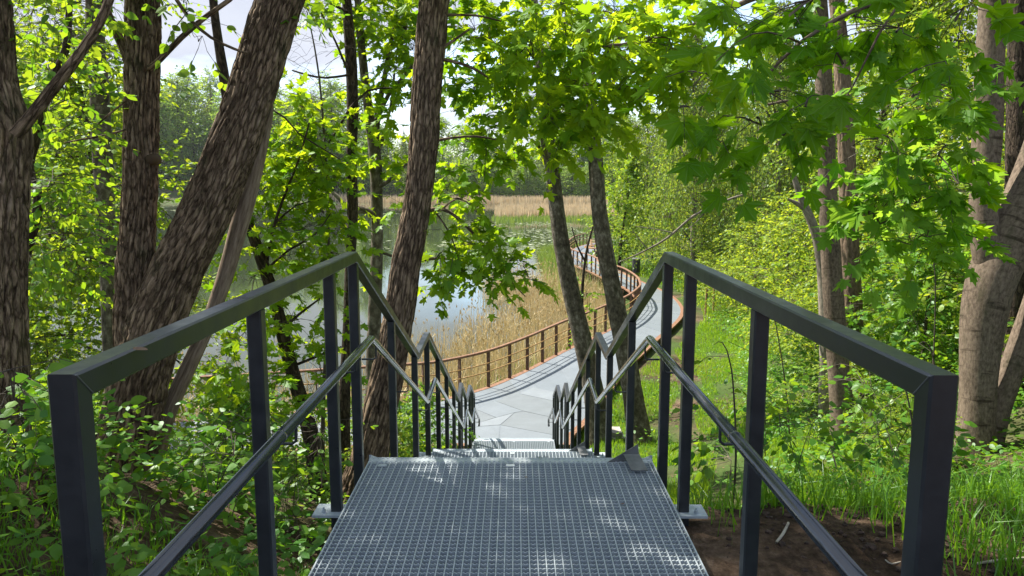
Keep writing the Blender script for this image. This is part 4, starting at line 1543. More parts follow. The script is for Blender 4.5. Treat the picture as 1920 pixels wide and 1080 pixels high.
for b_ in [(560, 215, 9.2, 50, 50, .5, 34), (600, 250, 9.2, 40, 36, .5, 22), (545, 275, 9, 40, 30, .5, 24), (580, 300, 9, 60, 36, .5, 40), (610, 330, 9, 40, 20, .4, 16), (545, 335, 9, 50, 26, .5, 26), (500, 300, 9, 24, 30, .4, 10), (600, 395, 8.8, 30, 12, .3, 6),
           (520, 420, 8.8, 40, 26, .4, 15), (570, 430, 8.8, 46, 26, .4, 15), (620, 430, 8.8, 30, 26, .3, 8), (530, 480, 8.6, 40, 24, .4, 12), (600, 490, 8.6, 30, 20, .3, 6), (480, 450, 8.8, 24, 40, .4, 10), (500, 375, 8.8, 30, 30, .4, 11), (640, 480, 8.8, 26, 16, .3, 5), (470, 560, 8.2, 50, 50, .5, 16), (560, 600, 8.4, 50, 40, .5, 14), (600, 690, 8.6, 50, 50, .5, 18), (440, 650, 7.8, 50, 60, .5, 20), (520, 720, 8.2, 60, 40, .5, 20), (620, 560, 8.8, 30, 30, .4, 7)]:
    c, r = px_blob(*b_[:6])
    grow(lv, tw, c, r, b_[6], 6, .12, .34, .3, limbs=2, tint=(.25, 1))
part('twigs', tw, M['twig'], tr, kind='stuff')
leaf_part(lv, T_MAPLE_S, M['maple'], tr, 'crown', 290, T_MAPLE)

# bare twigs against the sky
g = Geo()
ro = at(548, 132, 9.6)
bt = thing('bare_sapling', 'thin bare sapling with fine leafless twigs against the clouds', 'sapling', (at(600, 700, 9.7)[0], at(600, 700, 9.7)[1], gz(at(600, 700, 9.7)[0], at(600, 700, 9.7)[1])))
P, R = pix_trunk([(575, 20, 2), (590, 90, 3), (602, 180, 4), (612, 330, 5), (616, 480, 6), (612, 640, 7), (606, 760, 8)], 9.7)
P, R = to_ground(P, R)
trunk_geo(g, P, R, 8, .15)
part('stem', g, M['twig'], bt, smooth=True)
tw = Geo()
st = np.array([at(590 + RNG.uniform(-3, 22), y, 9.7) for y in np.linspace(60, 260, 14)])
for k in range(4):
    D = np.column_stack([RNG.choice([-1, 1], len(st)) * RNG.uniform(.3, 1, len(st)), RNG.uniform(-.5, .5, len(st)), RNG.uniform(0, .7, len(st))])
    en = st + norm(D) * RNG.uniform(.15, .45, (len(st), 1)) * (1.3 - .22 * k)
    add_twigs(tw, st, en, .0035 / (1 + k * .5), .0015, .1)
    st = np.repeat(en, 2, 0)[:60]
part('twigs', tw, M['twig'], bt, kind='stuff')

# pale broken limb hanging on the forked tree, and dead wood on the right bank
def stick(name, pts, t, m_, label, dt=0.0, cat='branch'):
    P, R = pix_trunk(pts, t, [dt * i / (len(pts) - 1) for i in range(len(pts))])
    g = Geo()
    trunk_geo(g, P, R, 9, .1, .003, 0, 3)
    return solo(name, g, M[m_], label, cat, smooth=True)


stick('broken_branch', [(612, 352, 3), (625, 362, 6), (640, 377, 8), (660, 395, 8), (690, 398, 7), (700, 404, 6)], 11.35, 'bark_pale', 'pale broken branch jammed against the slim trunks before the lake')
g = Geo()
sb_ = thing('dead_sapling', 'long pale leafless branch arching over the grass beyond the right railing', 'branch', tuple(at(1200, 474, 13.0)))
for pts in ([(1160, 492, 1.8), (1205, 472, 3.0), (1250, 447, 4.2), (1300, 405, 4.8), (1340, 385, 4.8), (1375, 371, 4.8), (1392, 366, 3.6)], [(1215, 468, 2.4), (1200, 450, 1.8), (1185, 432, 1.2)], [(1265, 437, 2.4), (1230, 430, 1.8), (1190, 424, 1.2)], [(1322, 394, 2.4), (1310, 412, 1.8), (1290, 430, 1.2)]):
    P, R = pix_trunk(pts, 13.0)
    trunk_geo(g, P, R, 7, .15, .002, 0, 4)
part('limb', g, M['bark_pale'], sb_, smooth=True)
tP = 12.2
make_tree('dead_tree', 'short pale broken trunk with a side stub behind the straight brown trunk', tP, [
    ([(1488, 330, 8), (1500, 365, 13), (1515, 400, 16), (1530, 440, 17), (1540, 500, 18), (1545, 580, 20), (1548, 640, 22)], None, 'trunk'),
    ([(1512, 396, 9), (1495, 382, 8), (1478, 374, 5)], tP, 'branch')], 'bark_pale', rough=.006, sides=18, step=.1, seed=61)

# ================================================================== WOODS: kinds built once, then copied
FX = lambda s: np.random.default_rng(s)


def wood_tree(name, label, h, crown_w, n, m, leaf, tint, mt, bark, tmpl=T_OVAL_S, trunk_r=.12, low=.25, seed=1, lobes=9, weeping=False):
    """a whole tree at the origin: trunk, limbs, crown of leaf sprays in uneven clumps"""
    global RNG
    keep, RNG = RNG, np.random.default_rng(seed)
    t = thing(name, label, 'tree', (0, 0, 0))
    lean = RNG.normal(0, .05, 2) * h
    P = [(0, 0, -.4), (lean[0] * .1, lean[1] * .1, h * .2), (lean[0] * .5, lean[1] * .3, h * .5), (lean[0], lean[1], h * .93)]
    g = Geo()
    trunk_geo(g, P, [trunk_r * 1.25, trunk_r, trunk_r * .7, trunk_r * .12], 10, h / 14, .02, 0, seed)
    lv, tw = Leaves(), Geo()
    for k in range(lobes):
        u = (k + .5) / lobes
        z = h * (low + (.93 - low) * u)
        w = crown_w * (math.sin(math.pi * min(1, .22 + u * .80)) ** .7) * RNG.uniform(.75, 1.1)
        a = k * 2.4 + RNG.uniform(-.5, .5)
        c = np.array([math.cos(a) * w * .50 + lean[0] * u, math.sin(a) * w * .50 + lean[1] * u, z])
        r = np.array([w * .62, w * .62, h * .10 * RNG.uniform(.8, 1.3)])
        hub = np.array([lean[0] * u * .6, lean[1] * u * .6, z - h * .10])
        Q, d = blob_points(c, r, n // lobes)
        D = d + np.array([0, 0, -1.6 if weeping else .1]) + rnd(len(Q), 3, .3 if weeping else .5)
        sprays(lv, tw, Q, D, RNG.uniform(.5, 1.1, len(Q)) * leaf * (9 if weeping else 4.5), m, leaf, .5 if weeping else .25, tint=tint, twr=leaf * .035)
        add_twigs(tw, hub[None], c[None], trunk_r * .35, trunk_r * .12, .1)
        add_twigs(tw, np.repeat(c[None], 10, 0), Q[:10], trunk_r * .12, trunk_r * .05)
    part('trunk', g, M[bark], t, smooth=True)
    part('limbs', tw, M['twig'], t, kind='stuff')
    leaf_part(lv, tmpl, M[mt], t)
    RNG = keep
    return t


def place(o, x, y, s=1.0, rz=None, z=None, sx=1.0):
    o.location = (x, y, gz(x, y) if z is None else z)
    o.rotation_euler.z = random.uniform(0, 6.28) if rz is None else rz
    o.scale = (s * sx, s * sx, s)
    return o


# far shore: six shapes of tree copied along the bank
far_kinds = []
for k, (h, w, bark, lf, t0, t1, wp) in enumerate([(20, 5.2, 'bark_dark', .62, .1, .7, False), (24, 5.0, 'bark_dark', .60, .3, 1, False), (17, 5.0, 'bark_grey', .55, .0, .5, False), (21, 4.2, 'bark_pale', .45, .5, 1, True), (15, 4.6, 'bark_dark', .5, .2, .9, False), (11, 4.4, 'bark_dark', .45, .2, .8, False)]):
    far_kinds.append(wood_tree('shore_tree', 'x', h, w, 900, 6, lf, (t0, t1), 'far_leaf', bark, T_DIA, .25, .06, 70 + k, 11, wp))
LAB = ['broad dark green tree in the far wood across the lake', 'tall lighter green tree in the far wood across the lake', 'dull green tree in the far wood across the lake', 'pale feathery birch in the far wood across the lake',
       'round yellow green tree in the far wood across the lake', 'low grey green willow at the foot of the far wood']
used = [False] * 6
spots = []
rf = random.Random(12)
for row, (y0, n, x0, x1) in enumerate([(270, 46, -215, 120), (288, 36, -220, 130), (312, 30, -230, 140)]):
    for i in range(n):
        x = x0 + (x1 - x0) * (i + rf.uniform(.1, .9)) / n
        spots.append((x, y0 + rf.uniform(-4, 8) + (8 if x < -60 else 0), row))
for x, y, row in spots:
    left = x < -62
    k = rf.choice([0, 1, 1, 3, 4, 0]) if left or row else rf.choice([2, 4, 5, 5, 2, 3])
    s = rf.uniform(.85, 1.15) * (1.5 if left else 1.08 if x < 20 else 1.25)
    o = far_kinds[k] if not used[k] else copy_tree(far_kinds[k])
    used[k] = True
    place(o, x, y, s, rf.uniform(0, 6.28), sx=rf.uniform(1.0, 1.35))
    tag(o, LAB[k], 'tree', 'trees of the wood on the far shore, ' + ['broad', 'tall', 'dull', 'birch', 'round', 'willow'][k])

# woods on the right bank
right_kinds = [
    wood_tree('wood_tree', 'x', 13, 3.4, 1500, 8, .17, (.2, .9), 'small', 'bark_dark', T_OVAL_S, .16, .12, 90, 11),
    wood_tree('wood_tree', 'x', 15, 3.2, 1500, 8, .15, (.4, 1), 'birch_leaf', 'bark_pale', T_OVAL_S, .15, .15, 91, 11, True),
    wood_tree('wood_tree', 'x', 11, 3.4, 1300, 8, .18, (.3, 1), 'lime', 'bark_dark', T_MAPLE_S, .13, .10, 92, 10),
]
shrub_kinds = [
    wood_tree('shrub', 'x', 3.6, 1.9, 620, 8, .085, (.35, 1), 'small', 'twig', T_OVAL_S, .04, .08, 93, 8),
    wood_tree('shrub', 'x', 2.6, 1.7, 520, 8, .075, (.5, 1), 'small', 'twig', T_OVAL_S, .03, .08, 94, 7),
    wood_tree('shrub', 'x', 3.0, 1.5, 420, 7, .11, (.2, .8), 'cover', 'twig', T_MAPLE_S, .03, .10, 95, 7),
]
for o in shrub_kinds:
    o['category'] = 'shrub'
RT = [  # kind, x, y, scale, label
    (2, 3.2 + 3.6, 48.5, .72, 'rounded lime green tree at the water edge behind the slanting grey trunks'),
    (1, 9.6, 40, 1.0, 'weeping birch with long drooping strands beyond the boardwalk bend'),
    (0, 12.0, 47, 1.05, 'dark trunked tree standing on the bank above the litter bin'),
    (1, 12.6, 36, .95, 'feathery birch on the bank right of the weeping one'),
]
usedr, useds = [False] * 3, [False] * 3
for k, x, y, s, lab in RT:
    o = right_kinds[k] if not usedr[k] else copy_tree(right_kinds[k])
    usedr[k] = True
    tag(place(o, x, y, s), lab, 'tree')
rw = random.Random(31)
RL_ = ['dense green tree in the wood on the right bank', 'feathery birch in the wood on the right bank', 'broad leaved maple in the wood on the right bank']
for x, y in [(15.5, 30), (18, 38), (16, 46), (20, 54), (13, 56), (24, 44), (22, 32), (19, 24), (14.5, 22.5), (24, 27), (27, 35), (30, 46), (17.5, 62), (25, 62), (11.5, 66), (14, 17), (18.5, 17), (23, 20), (12.5, 12.5), (17, 11.5), (22, 13), (29, 22), (15.5, 75), (21, 85), (13.5, 90), (30, 75),
             (16, 7), (21, 8), (12, 27)]:
    k = rw.choice([0, 0, 1, 2, 2])
    o = copy_tree(right_kinds[k])
    place(o, x + rw.uniform(-.6, .6), y + rw.uniform(-.6, .6), rw.uniform(.85, 1.2), rw.uniform(0, 6.28))
    tag(o, RL_[k], 'tree', 'wood on the right bank, ' + ['dense trees', 'birches', 'maples'][k])
# lit shrubs on the slope
SL = ['tall leafy shrub with small bright leaves on the slope beyond the right railing', 'low rounded yellow green shrub on the slope beyond the right railing', 'young maple bush on the slope beyond the right railing']
SH = [(0, 8.2, 20.5, 1.2), (1, 7.2, 17.5, 1.0), (0, 9.4, 24, 1.3), (0, 10.6, 28.5, 1.35), (1, 9.6, 31.5, 1.1), (2, 7.6, 14.2, 1.0), (0, 9.0, 16.8, 1.25), (1, 10.5, 20.5, 1.2), (2, 6.6, 11.8, .85), (0, 8.2, 11.8, 1.1), (1, 9.6, 13.8, 1.1), (2, 8.2, 9.0, .9),
      (0, 11.5, 24.5, 1.4), (0, 10.9, 33.5, 1.2), (1, 9.4, 36.0, .9), (0, 12.2, 17.5, 1.4), (2, 10.2, 9.8, 1.1), (1, 7.0, 8.6, .7), (2, 6.2, 7.3, .6), (0, 10.9, 39.5, 1.2), (1, 9.2, 43, 1.0), (0, 9.4, 51, 1.3), (1, 8.2, 54.5, 1.0), (0, 10.6, 58, 1.4), (2, 11.8, 14.6, 1.2), (1, 13.2, 20.8, 1.3), (1, 4.9, 10.6, .5), (2, 5.6, 12.6, .55), (1, 6.9, 15.4, .7), (1, 8.0, 19.0, .8), (2, 4.4, 8.3, .38), (1, 3.9, 7.0, .30)]
for k, x, y, s in SH:
    o = shrub_kinds[k] if not useds[k] else copy_tree(shrub_kinds[k])
    useds[k] = True
    tag(place(o, x, y, s, rw.uniform(0, 6.28), sx=1.1), SL[k], 'shrub', 'shrubs on the right slope, ' + ['tall', 'low', 'maple'][k])
# left side: young trees and bushes between the stairs and the shore
LL = ['leafy bush with small bright leaves on the shore slope left of the stairs', 'low yellow green bush on the shore slope left of the stairs', 'young maple bush on the shore slope left of the stairs']
for k, x, y, s in [(0, -4.6, 11.2, .72), (2, -6.0, 9.6, .8), (1, -3.1, 12.4, .75), (0, -7.4, 11.8, .95), (2, -1.9, 10.6, .62), (1, -5.3, 13.2, .7), (0, -9.0, 9.6, 1.0), (1, -8.4, 7.6, .9), (2, -1.7, 13.4, .6), (2, -3.4, 9.0, .62), (1, -2.6, 14.4, .55), (0, -10.8, 11.6, 1.0), (1, -6.6, 7.2, .7), (2, -4.9, 8.0, .6), (1, -1.6, 8.4, .5)]:
    o = copy_tree(shrub_kinds[k])
    tag(place(o, x, y, s, rw.uniform(0, 6.28)), LL[k], 'shrub', 'bushes left of the stairs, ' + ['tall', 'low', 'maple'][k])
for k, x, y, s, lab in [(2, -10.5, 14.0, .78, 'broad young lime tree at the shore behind the left trunks'), (0, -7.6, 14.3, .70, 'small leaved young tree at the shore nearest the mossy grey trunk'), (1, -14.5, 20.5, .9, 'pale willow leaning over the water far left'), (0, -15.5, 14.5, .85, 'dense young tree at the far left edge of the view'),
                        (2, -12.5, 10.5, .75, 'bright maple sapling behind the trunk at the left edge')]:
    o = copy_tree(right_kinds[k])
    tag(place(o, x, y, s, rw.uniform(0, 6.28), z=max(gz(x, y), -.3)), lab, 'tree')

# hazel bushes with big leaves in the lower left
def hazel(label, blobs, leaf, base, mt='cover', n_ind=140):
    x, y = base
    t = thing('hazel_bush', label, 'shrub', (x, y, gz(x, y)))
    lv, tw = Leaves(), Geo()
    b0 = np.array([x, y, gz(x, y)])
    for b_ in blobs:
        c, r = px_blob(*b_[:6])
        grow(lv, tw, c, r, b_[6], 6, leaf, leaf * 4, .35, attach=(c[0], c[1], max(gz(c[0], c[1]), c[2] - r[2] * 2)), limbs=2, tint=(.0, .75))
    part('stems', tw, M['twig'], t, kind='stuff')
    leaf_part(lv, T_OVAL_S, M[mt], t, 'foliage', n_ind, T_OVAL)
    return t


c = at(60, 880, 4.2)
hazel('dark hazel bush in front of the trunk at the lower left edge', [(40, 760, 4.2, 60, 70, .3, 26), (90, 850, 4.0, 70, 60, .3, 26), (20, 880, 4.0, 60, 50, .3, 16), (130, 800, 4.4, 40, 60, .3, 12)], .085, (c[0], c[1]))
c = at(330, 900, 4.9)
hazel('hazel sprays with pale round leaves at the foot of the double trunk', [(330, 880, 4.8, 80, 26, .3, 13), (400, 850, 4.7, 60, 40, .3, 10), (230, 930, 4.6, 90, 40, .3, 20), (380, 930, 4.8, 80, 50, .3, 22), (430, 940, 4.4, 24, 20, .15, 4), (300, 980, 4.6, 120, 40, .3, 20)], .085, (c[0], c[1]))
c = at(540, 900, 5.2)
hazel('shady bush beside the top landing below the left railing', [(540, 900, 5.4, 60, 60, .4, 34), (500, 820, 5.8, 60, 60, .4, 34), (560, 980, 4.9, 50, 40, .3, 18), (430, 800, 6.0, 70, 60, .4, 30), (600, 820, 6.2, 40, 50, .4, 20)], .065, (c[0], c[1]))
c = at(1800, 830, 5.6)
hazel('young maple seedlings with light leaves in the grass right of the stairs', [(1570, 850, 5.2, 40, 14, .2, 4), (1480, 900, 4.6, 10, 8, .1, 1), (1370, 860, 5.4, 24, 24, .2, 5), (1500, 800, 6.5, 60, 40, .4, 18), (1680, 800, 6.2, 70, 30, .4, 16), (1440, 760, 7.4, 60, 50, .5, 22), (1640, 730, 7.2, 80, 40, .5, 24)], .085, (c[0], c[1]))
c = at(8, 690, 3.6)
hazel('spray of narrow pale leaves at the left edge in front of the furrowed trunk', [(20, 690, 3.4, 22, 30, .1, 3)], .10, (c[0] - .4, c[1]), n_ind=40)

# say of each copied tree and shrub where it stands
MARKS = [(20, 'the trunk at the left edge'), (190, 'the mossy grey trunk'), (330, 'the great double trunk'), (560, 'the dark slanting stem'), (655, 'the slim wavy trunk'), (740, 'the trunk beside the stairs'), (1040, 'the left slanting grey trunk'), (1140, 'the right slanting grey trunk'),
         (1255, 'the peak of the right railing'), (1400, 'the arching pale branch'), (1555, 'the straight brown trunk'), (1720, 'the thin sapling stems'), (1840, 'the forked maple'), (1960, 'the right frame edge')]
by = {}
for o in list(COL.objects):
    if o.parent is None and o.get('group', '').startswith(('shrubs on', 'bushes left', 'wood on')):
        v_ = np.array(o.location) - CAM
        dp = float(v_ @ _F)
        px_ = 960 + F_PX * float(v_ @ _R) / dp
        mk = min(MARKS, key=lambda m_: abs(m_[0] - px_))[1]
        by.setdefault((o['label'].split(' on the ')[0].split(' in the wood')[0], mk), []).append((dp, o))
for (what, mk), lst in by.items():
    lst.sort(key=lambda q_: q_[0])
    for i, (dp, o) in enumerate(lst):
        pos = '' if len(lst) == 1 else (['nearest', 'farthest'] if len(lst) == 2 else ['nearest', 'second nearest', 'third nearest', 'fourth nearest', 'fifth nearest', 'sixth nearest'])[min(i, 5)] + ' '
        o['label'] = pos + what + (' behind ' if 'tree' not in what and 'birch' not in what and what != 'broad leaved maple' else ' in the wood behind ') + mk

by = {}
for o in list(COL.objects):
    if o.parent is None and o.get('group', '').startswith('trees of the wood on the far'):
        v_ = np.array(o.location) - CAM
        px_ = 960 + F_PX * float(v_ @ _R) / float(v_ @ _F)
        mk = min(MARKS, key=lambda m_: abs(m_[0] - px_))[1]
        by.setdefault((o['label'].replace(' in the far wood across the lake', '').replace(' at the foot of the far wood', ''), mk), []).append((px_, o))
for (what, mk), lst in by.items():
    lst.sort(key=lambda q_: q_[0])
    for i, (_, o) in enumerate(lst):
        o['label'] = ('' if len(lst) == 1 or len(lst) > 3 else ['leftmost ', 'rightmost ' if len(lst) == 2 else 'middle ', 'rightmost '][i]) + what + ' across the lake behind ' + mk

# thin saplings standing in the undergrowth
SPL = [(1365, 640, 1375, 850, 6.6, 'thin drooping sapling by the right railing'), (1745, 640, 1755, 800, 8.0, 'straight bare sapling left of the forked maple'), (1690, 700, 1720, 840, 6.8, 'brown sapling stem leaning before the forked maple'), (1752, 470, 1748, 640, 10.0, 'dark sapling stem beside the forked maple'),
       (1440, 540, 1490, 700, 11.0, 'slanting thin stem under the sunlit shrubs')]
for x0, y0, x1, y1, t, lab in SPL:
    top, bot = at(x0, y0, t), at(x1, y1, t)
    bot = np.array([bot[0], bot[1], min(bot[2], gz(bot[0], bot[1]) + .0) - .15])
    o = thing('sapling', lab, 'sapling', (bot[0], bot[1], gz(bot[0], bot[1])))
    g = Geo()
    trunk_geo(g, [bot, bot * .6 + top * .4 + (.06, 0, 0), top * .85 + bot * .15 + (.03, 0, 0), top + (-.05, 0, -.01), top + (-.12, 0, -.03)], [.013, .010, .007, .005, .003], 8, .15)
    part('stem', g, M['twig'], o, smooth=True)
    lv, tw = Leaves(), Geo()
    a = np.linspace(.35, 1, 9)[:, None]
    Q = bot * (1 - a) + top * a
    D = rnd(9) * np.array([1, 1, .4])
    sprays(lv, tw, Q, D, .45, 6, .09, .4, tint=(.1, .8))
    part('twigs', tw, M['twig'], o, kind='stuff')
    leaf_part(lv, T_OVAL_S, M['cover'], o, 'foliage')
# thin fork in front of the boardwalk between the slanting trunks
o = thing('sapling', 'dark forked sapling between the two slanting grey trunks', 'sapling', tuple(at(1096, 660, 18.5)))
g = Geo()
for pts in ([(1090, 610, 7), (1092, 540, 6), (1097, 490, 5), (1102, 460, 4), (1112, 425, 3)], [(1097, 490, 4), (1082, 460, 3), (1072, 425, 2)]):
    P, R = pix_trunk(pts, 18.5)
    if pts[0][1] == 610:
        P, R = [P[0] + (0.02, 0, -1.8)] + P, [R[0]] + R
    trunk_geo(g, P, R, 8, .2)
part('stem', g, M['bark_dark'], o, smooth=True)
lv, tw = Leaves(), Geo()
for b_ in [(1098, 560, 18.5, 18, 40, .4, 26), (1100, 500, 18.5, 16, 24, .3, 6), (1085, 600, 18.5, 18, 30, .3, 16)]:
    c, r = px_blob(*b_[:6])
    grow(lv, tw, c, r, b_[6], 6, .10, .3, .2, limbs=1, tint=(.5, 1))
part('twigs', tw, M['twig'], o, kind='stuff')
leaf_part(lv, T_OVAL_S, M['cover'], o, 'foliage')

# ================================================================== STUFF: herbs, grass, reeds, pads, litter
def scatter(n, x0, x1, y0, y1, keep):
    x, y = RNG.uniform(x0, x1, n), RNG.uniform(y0, y1, n)
    k = keep(x, y)
    x, y = x[k], y[k]
    return x, y, ground(x, y)


def off_walk(x, y):
    """away from the stairs and the deck"""
    s = sdist(x, y)
    on = (s > -.25) & (s < 2.75) & (y < 80)
    on |= (np.abs(x) < .86) & (y < 15.3)
    on |= (np.abs(x) < 1.4) & (y > 14.4) & (y < 17.5)
    return ~on


def herbs(name, label, n, x0, x1, y0, y1, keep, size, hgt, mt, tint, tm=T_OVAL_S):
    x, y, z = scatter(n, x0, x1, y0, y1, lambda a, b_: off_walk(a, b_) & (sdist(a, b_) > 1.5) & keep(a, b_))
    n = len(x)
    clump = vnoise(x * 1.3 + 3, y * 1.3 + 8)
    h = hgt * (RNG.random(n) ** .7) * (.35 + 1.1 * clump)
    pos = np.column_stack([x, y, z + h])
    a = RNG.uniform(0, 6.283, n)
    tip = np.column_stack([np.cos(a), np.sin(a), RNG.uniform(-.5, .15, n)])
    nor = np.array([0, 0, 1.0]) + rnd(n, 3, .38)
    g = Geo()
    tn = np.clip(vnoise(x * .8 + 20, y * .8) * .7 + RNG.normal(.1, .22, n), tint[0], tint[1])
    g.add_arrays(*leaf_arrays(tm, pos, tip, nor, size * RNG.uniform(.55, 1.2, n), tn))
    return solo(name, g, M[mt], label, 'ground cover', kind='stuff')


pathgap = lambda x, y: np.abs(x - (2.35 + (y - 6) * .16 + .25 * np.sin(y * .7))) > .32
herbs('undergrowth', 'low leafy herbs covering the slope right of the stairs', 64000, 2.2, 13, 4.6, 24, lambda x, y: (vnoise(x * .7, y * .7 + 3) > .30) & ((x > 2.1 + np.clip(y - 5, 0, 20) * .27) | (RNG.random(len(x)) < .12)), .075, .42, 'cover', (0, 1))
herbs('undergrowth', 'shady leafy herbs covering the slope left of the stairs', 34000, -11, -.9, 2.4, 16, lambda x, y: vnoise(x * .7, y * .7 + 3) > .22, .07, .45, 'cover', (0, .9))
herbs('undergrowth', 'bright herbs on the bank beyond the boardwalk bend', 16000, 7.6, 18, 18, 52, lambda x, y: sdist(x, y) > 3.0, .14, .5, 'cover', (.3, 1))


def blades(name, label, n, x0, x1, y0, y1, keep, h, w, mt, tint, lean=.5, base=0.0, flop=.55, cat='grass', walk_ok=True):
    x, y, z = scatter(n, x0, x1, y0, y1, lambda a, b_: (off_walk(a, b_) if walk_ok else True) & keep(a, b_))
    n = len(x)
    hh = h * RNG.uniform(.45, 1.15, n)
    a = RNG.uniform(0, 6.283, n)
    d = np.column_stack([np.cos(a), np.sin(a), np.zeros(n)]) * (lean * RNG.uniform(.15, 1, n))[:, None]
    b2 = RNG.uniform(0, 6.283, n)
    s = np.column_stack([np.cos(b2), np.sin(b2), np.zeros(n)]) * (w * RNG.uniform(.6, 1.2, n))[:, None]
    p0 = np.column_stack([x, y, np.maximum(z, base) - .03])
    up = np.array([0, 0, 1.0])
    p1 = p0 + hh[:, None] * (d * .30 + up * .55)
    p2 = p0 + hh[:, None] * (d * 1.0 + up * (1.0 - flop * lean * .5))
    V = np.stack([p0 - s, p0 + s, p1 - s * .8, p1 + s * .8, p2], 1)
    f = np.array([0, 1, 3, 2, 2, 3, 4])
    loops = (np.arange(n)[:, None] * 5 + f).ravel()
    g = Geo()
    tn = np.clip(RNG.uniform(*tint, n) * .6 + vnoise(x * .6 + 7, y * .6 + 2) * .4 * (tint[1]), 0, 1)
    g.add_arrays(V.reshape(-1, 3), loops, np.tile([4, 3], n), np.repeat(tn, 5))
    return solo(name, g, M[mt], label, cat, kind='stuff')


blades('grass', 'sunlit short grass on the slope right of the stairs', 135000, .9, 8.5, 4.3, 32, lambda x, y: pathgap(x, y) & (sdist(x, y) > 2.8) & (x < 3.4 + np.clip(y - 5, 0, 20) * .22) & (vnoise(x * .9 + 4, y * .9) > .16), .20, .006, 'grass', (.3, 1))
blades('grass', 'sunlit grass on the bank beyond the boardwalk bend', 22000, 7.3, 16, 24, 50, lambda x, y: (sdist(x, y) > 2.7), .30, .014, 'grass', (.4, 1))
blades('grass', 'long shaded grass around the forked maple at the lower right', 24000, .95, 5.6, 1.4, 6.2, lambda x, y: ((np.hypot((x - 1.25) / .88, (y - 2.8) / 1.05) + .42 * RNG.random(len(x)) ** 2.5 > 1.0 + .55 * (vnoise(x * 3, y * 3) - .5))) & (x > .95), .30, .0045, 'grass', (.0, .5), .9)
blades('grass', 'shaded grass tufts at the lower left below the railing', 4200, -3.4, -.95, 1.6, 4.0, lambda x, y: vnoise(x * 2.2 + 6, y * 2.2) > .42, .22, .004, 'grass', (.0, .3), .9)
blades('grass', 'green shoots between the reeds and the boardwalk', 15000, -12, 6, 16, 45, lambda x, y: (sdist(x, y) < .1) & (sdist(x, y) > -2.2), .65, .012, 'reed_green', (.3, 1), .35)

# dry reeds by the boardwalk
reed_keep = lambda x, y: (sdist(x, y) < -.7) & (sdist(x, y) > -7.2 + 2.6 * (vnoise(x * .4, y * .4) - .5) - np.clip((x + 1) * .0, 0, 2)) & ((x > -4) | (RNG.random(len(x)) < .45)) & (RNG.random(len(x)) < np.clip(1.25 - np.clip(-sdist(x, y) - 4.0, 0, 9) * .26, .06, 1)) & (y < 48)
blades('reed_bed', 'dry straw coloured reeds standing between the boardwalk and the water', 24000, -16, 6, 16, 48, lambda x, y: reed_keep(x, y) & (vnoise(x * .8, y * .8) > .2), 1.72, .010, 'reed', (.25, 1), .22, -.3, .3, 'reeds')
blades('reed_bed', 'bent dry reed leaves among the straw coloured stems by the water', 20000, -16, 6, 16, 48, lambda x, y: reed_keep(x, y) & (vnoise(x * .8, y * .8) > .2), 1.2, .015, 'reed', (.3, 1), .75, -.3, .7, 'reeds')
blades('reed_bed', 'fresh green reeds at the edge of the water lilies', 9000, 2, 9, 40, 74, lambda x, y: (sdist(x, y) < -.5) & (sdist(x, y) > -6) & (vnoise(x * .5, y * .5) > .4), 1.2, .025, 'reed_green', (.2, .9), .25, -.3, .4, 'reeds')
far_bed = lambda x, y: (vnoise(x * .12 + 5, y * .05) > .25)
blades('reed_bed', 'pinkish dry reed bed standing in the lake before the far wood', 16000, -6, 34, 128, 178, lambda x, y: (x > -4 + (y - 128) * .02 + 6 * (vnoise(y * .08, x * 0 + 3) - .5)) & far_bed(x, y) & (y > 134 + 6 * vnoise(x * .2, x * 0)), 2.4, .10, 'reed_far', (.2, 1), .12, -.3, .3, 'reeds')
blades('reed_bed', 'green front edge of the dry reed bed in the lake', 6000, -4, 34, 116, 140, lambda x, y: (x > -3 + 5 * (vnoise(y * .2, x * 0 + 3) - .5)) & (y > 118 + 8 * vnoise(x * .3, x * 0)), 1.2, .09, 'reed_green', (.1, .9), .15, -.3, .3, 'reeds')
blades('reed_bed', 'long far band of dry reeds under the wood across the lake', 16000, -75, 60, 226, 262, lambda x, y: (y > 232 + np.clip(-x - 20, 0, 60) * .45 + 6 * vnoise(x * .1, x * 0)), 2.6, .14, 'reed_far', (.0, .9), .12, -.3, .3, 'reeds')

# feathery heads on the reeds
x, y, z = scatter(5200, -14, 6, 17, 47, lambda a, b_: off_walk(a, b_) & reed_keep(a, b_) & (vnoise(a * .8, b_ * .8) > .2))
n = len(x)
lv = Leaves()
hz = np.maximum(z, -.3) + 1.72 * RNG.uniform(.65, 1.12, n)
a = RNG.uniform(0, 6.283, n)
for k in range(3):
    tp = np.column_stack([np.cos(a) * .45, np.sin(a) * .45, np.ones(n)]) + rnd(n, 3, .22)
    lv.put(np.column_stack([x, y, hz]) + rnd(n, 3, .015), tp, rnd(n), RNG.uniform(.09, .18, n), RNG.random(n) * .7)
P, T, N_, S, C = lv.cat()
g = Geo()
V0 = T_DIA[0] * (.38, 1, .4)
g.add_arrays(*leaf_arrays((V0, T_DIA[1]), P, T, N_, S, C))
solo('reed_heads', g, M['reed'], 'brown feathery seed heads above the dry reeds by the boardwalk', 'reeds', kind='stuff')

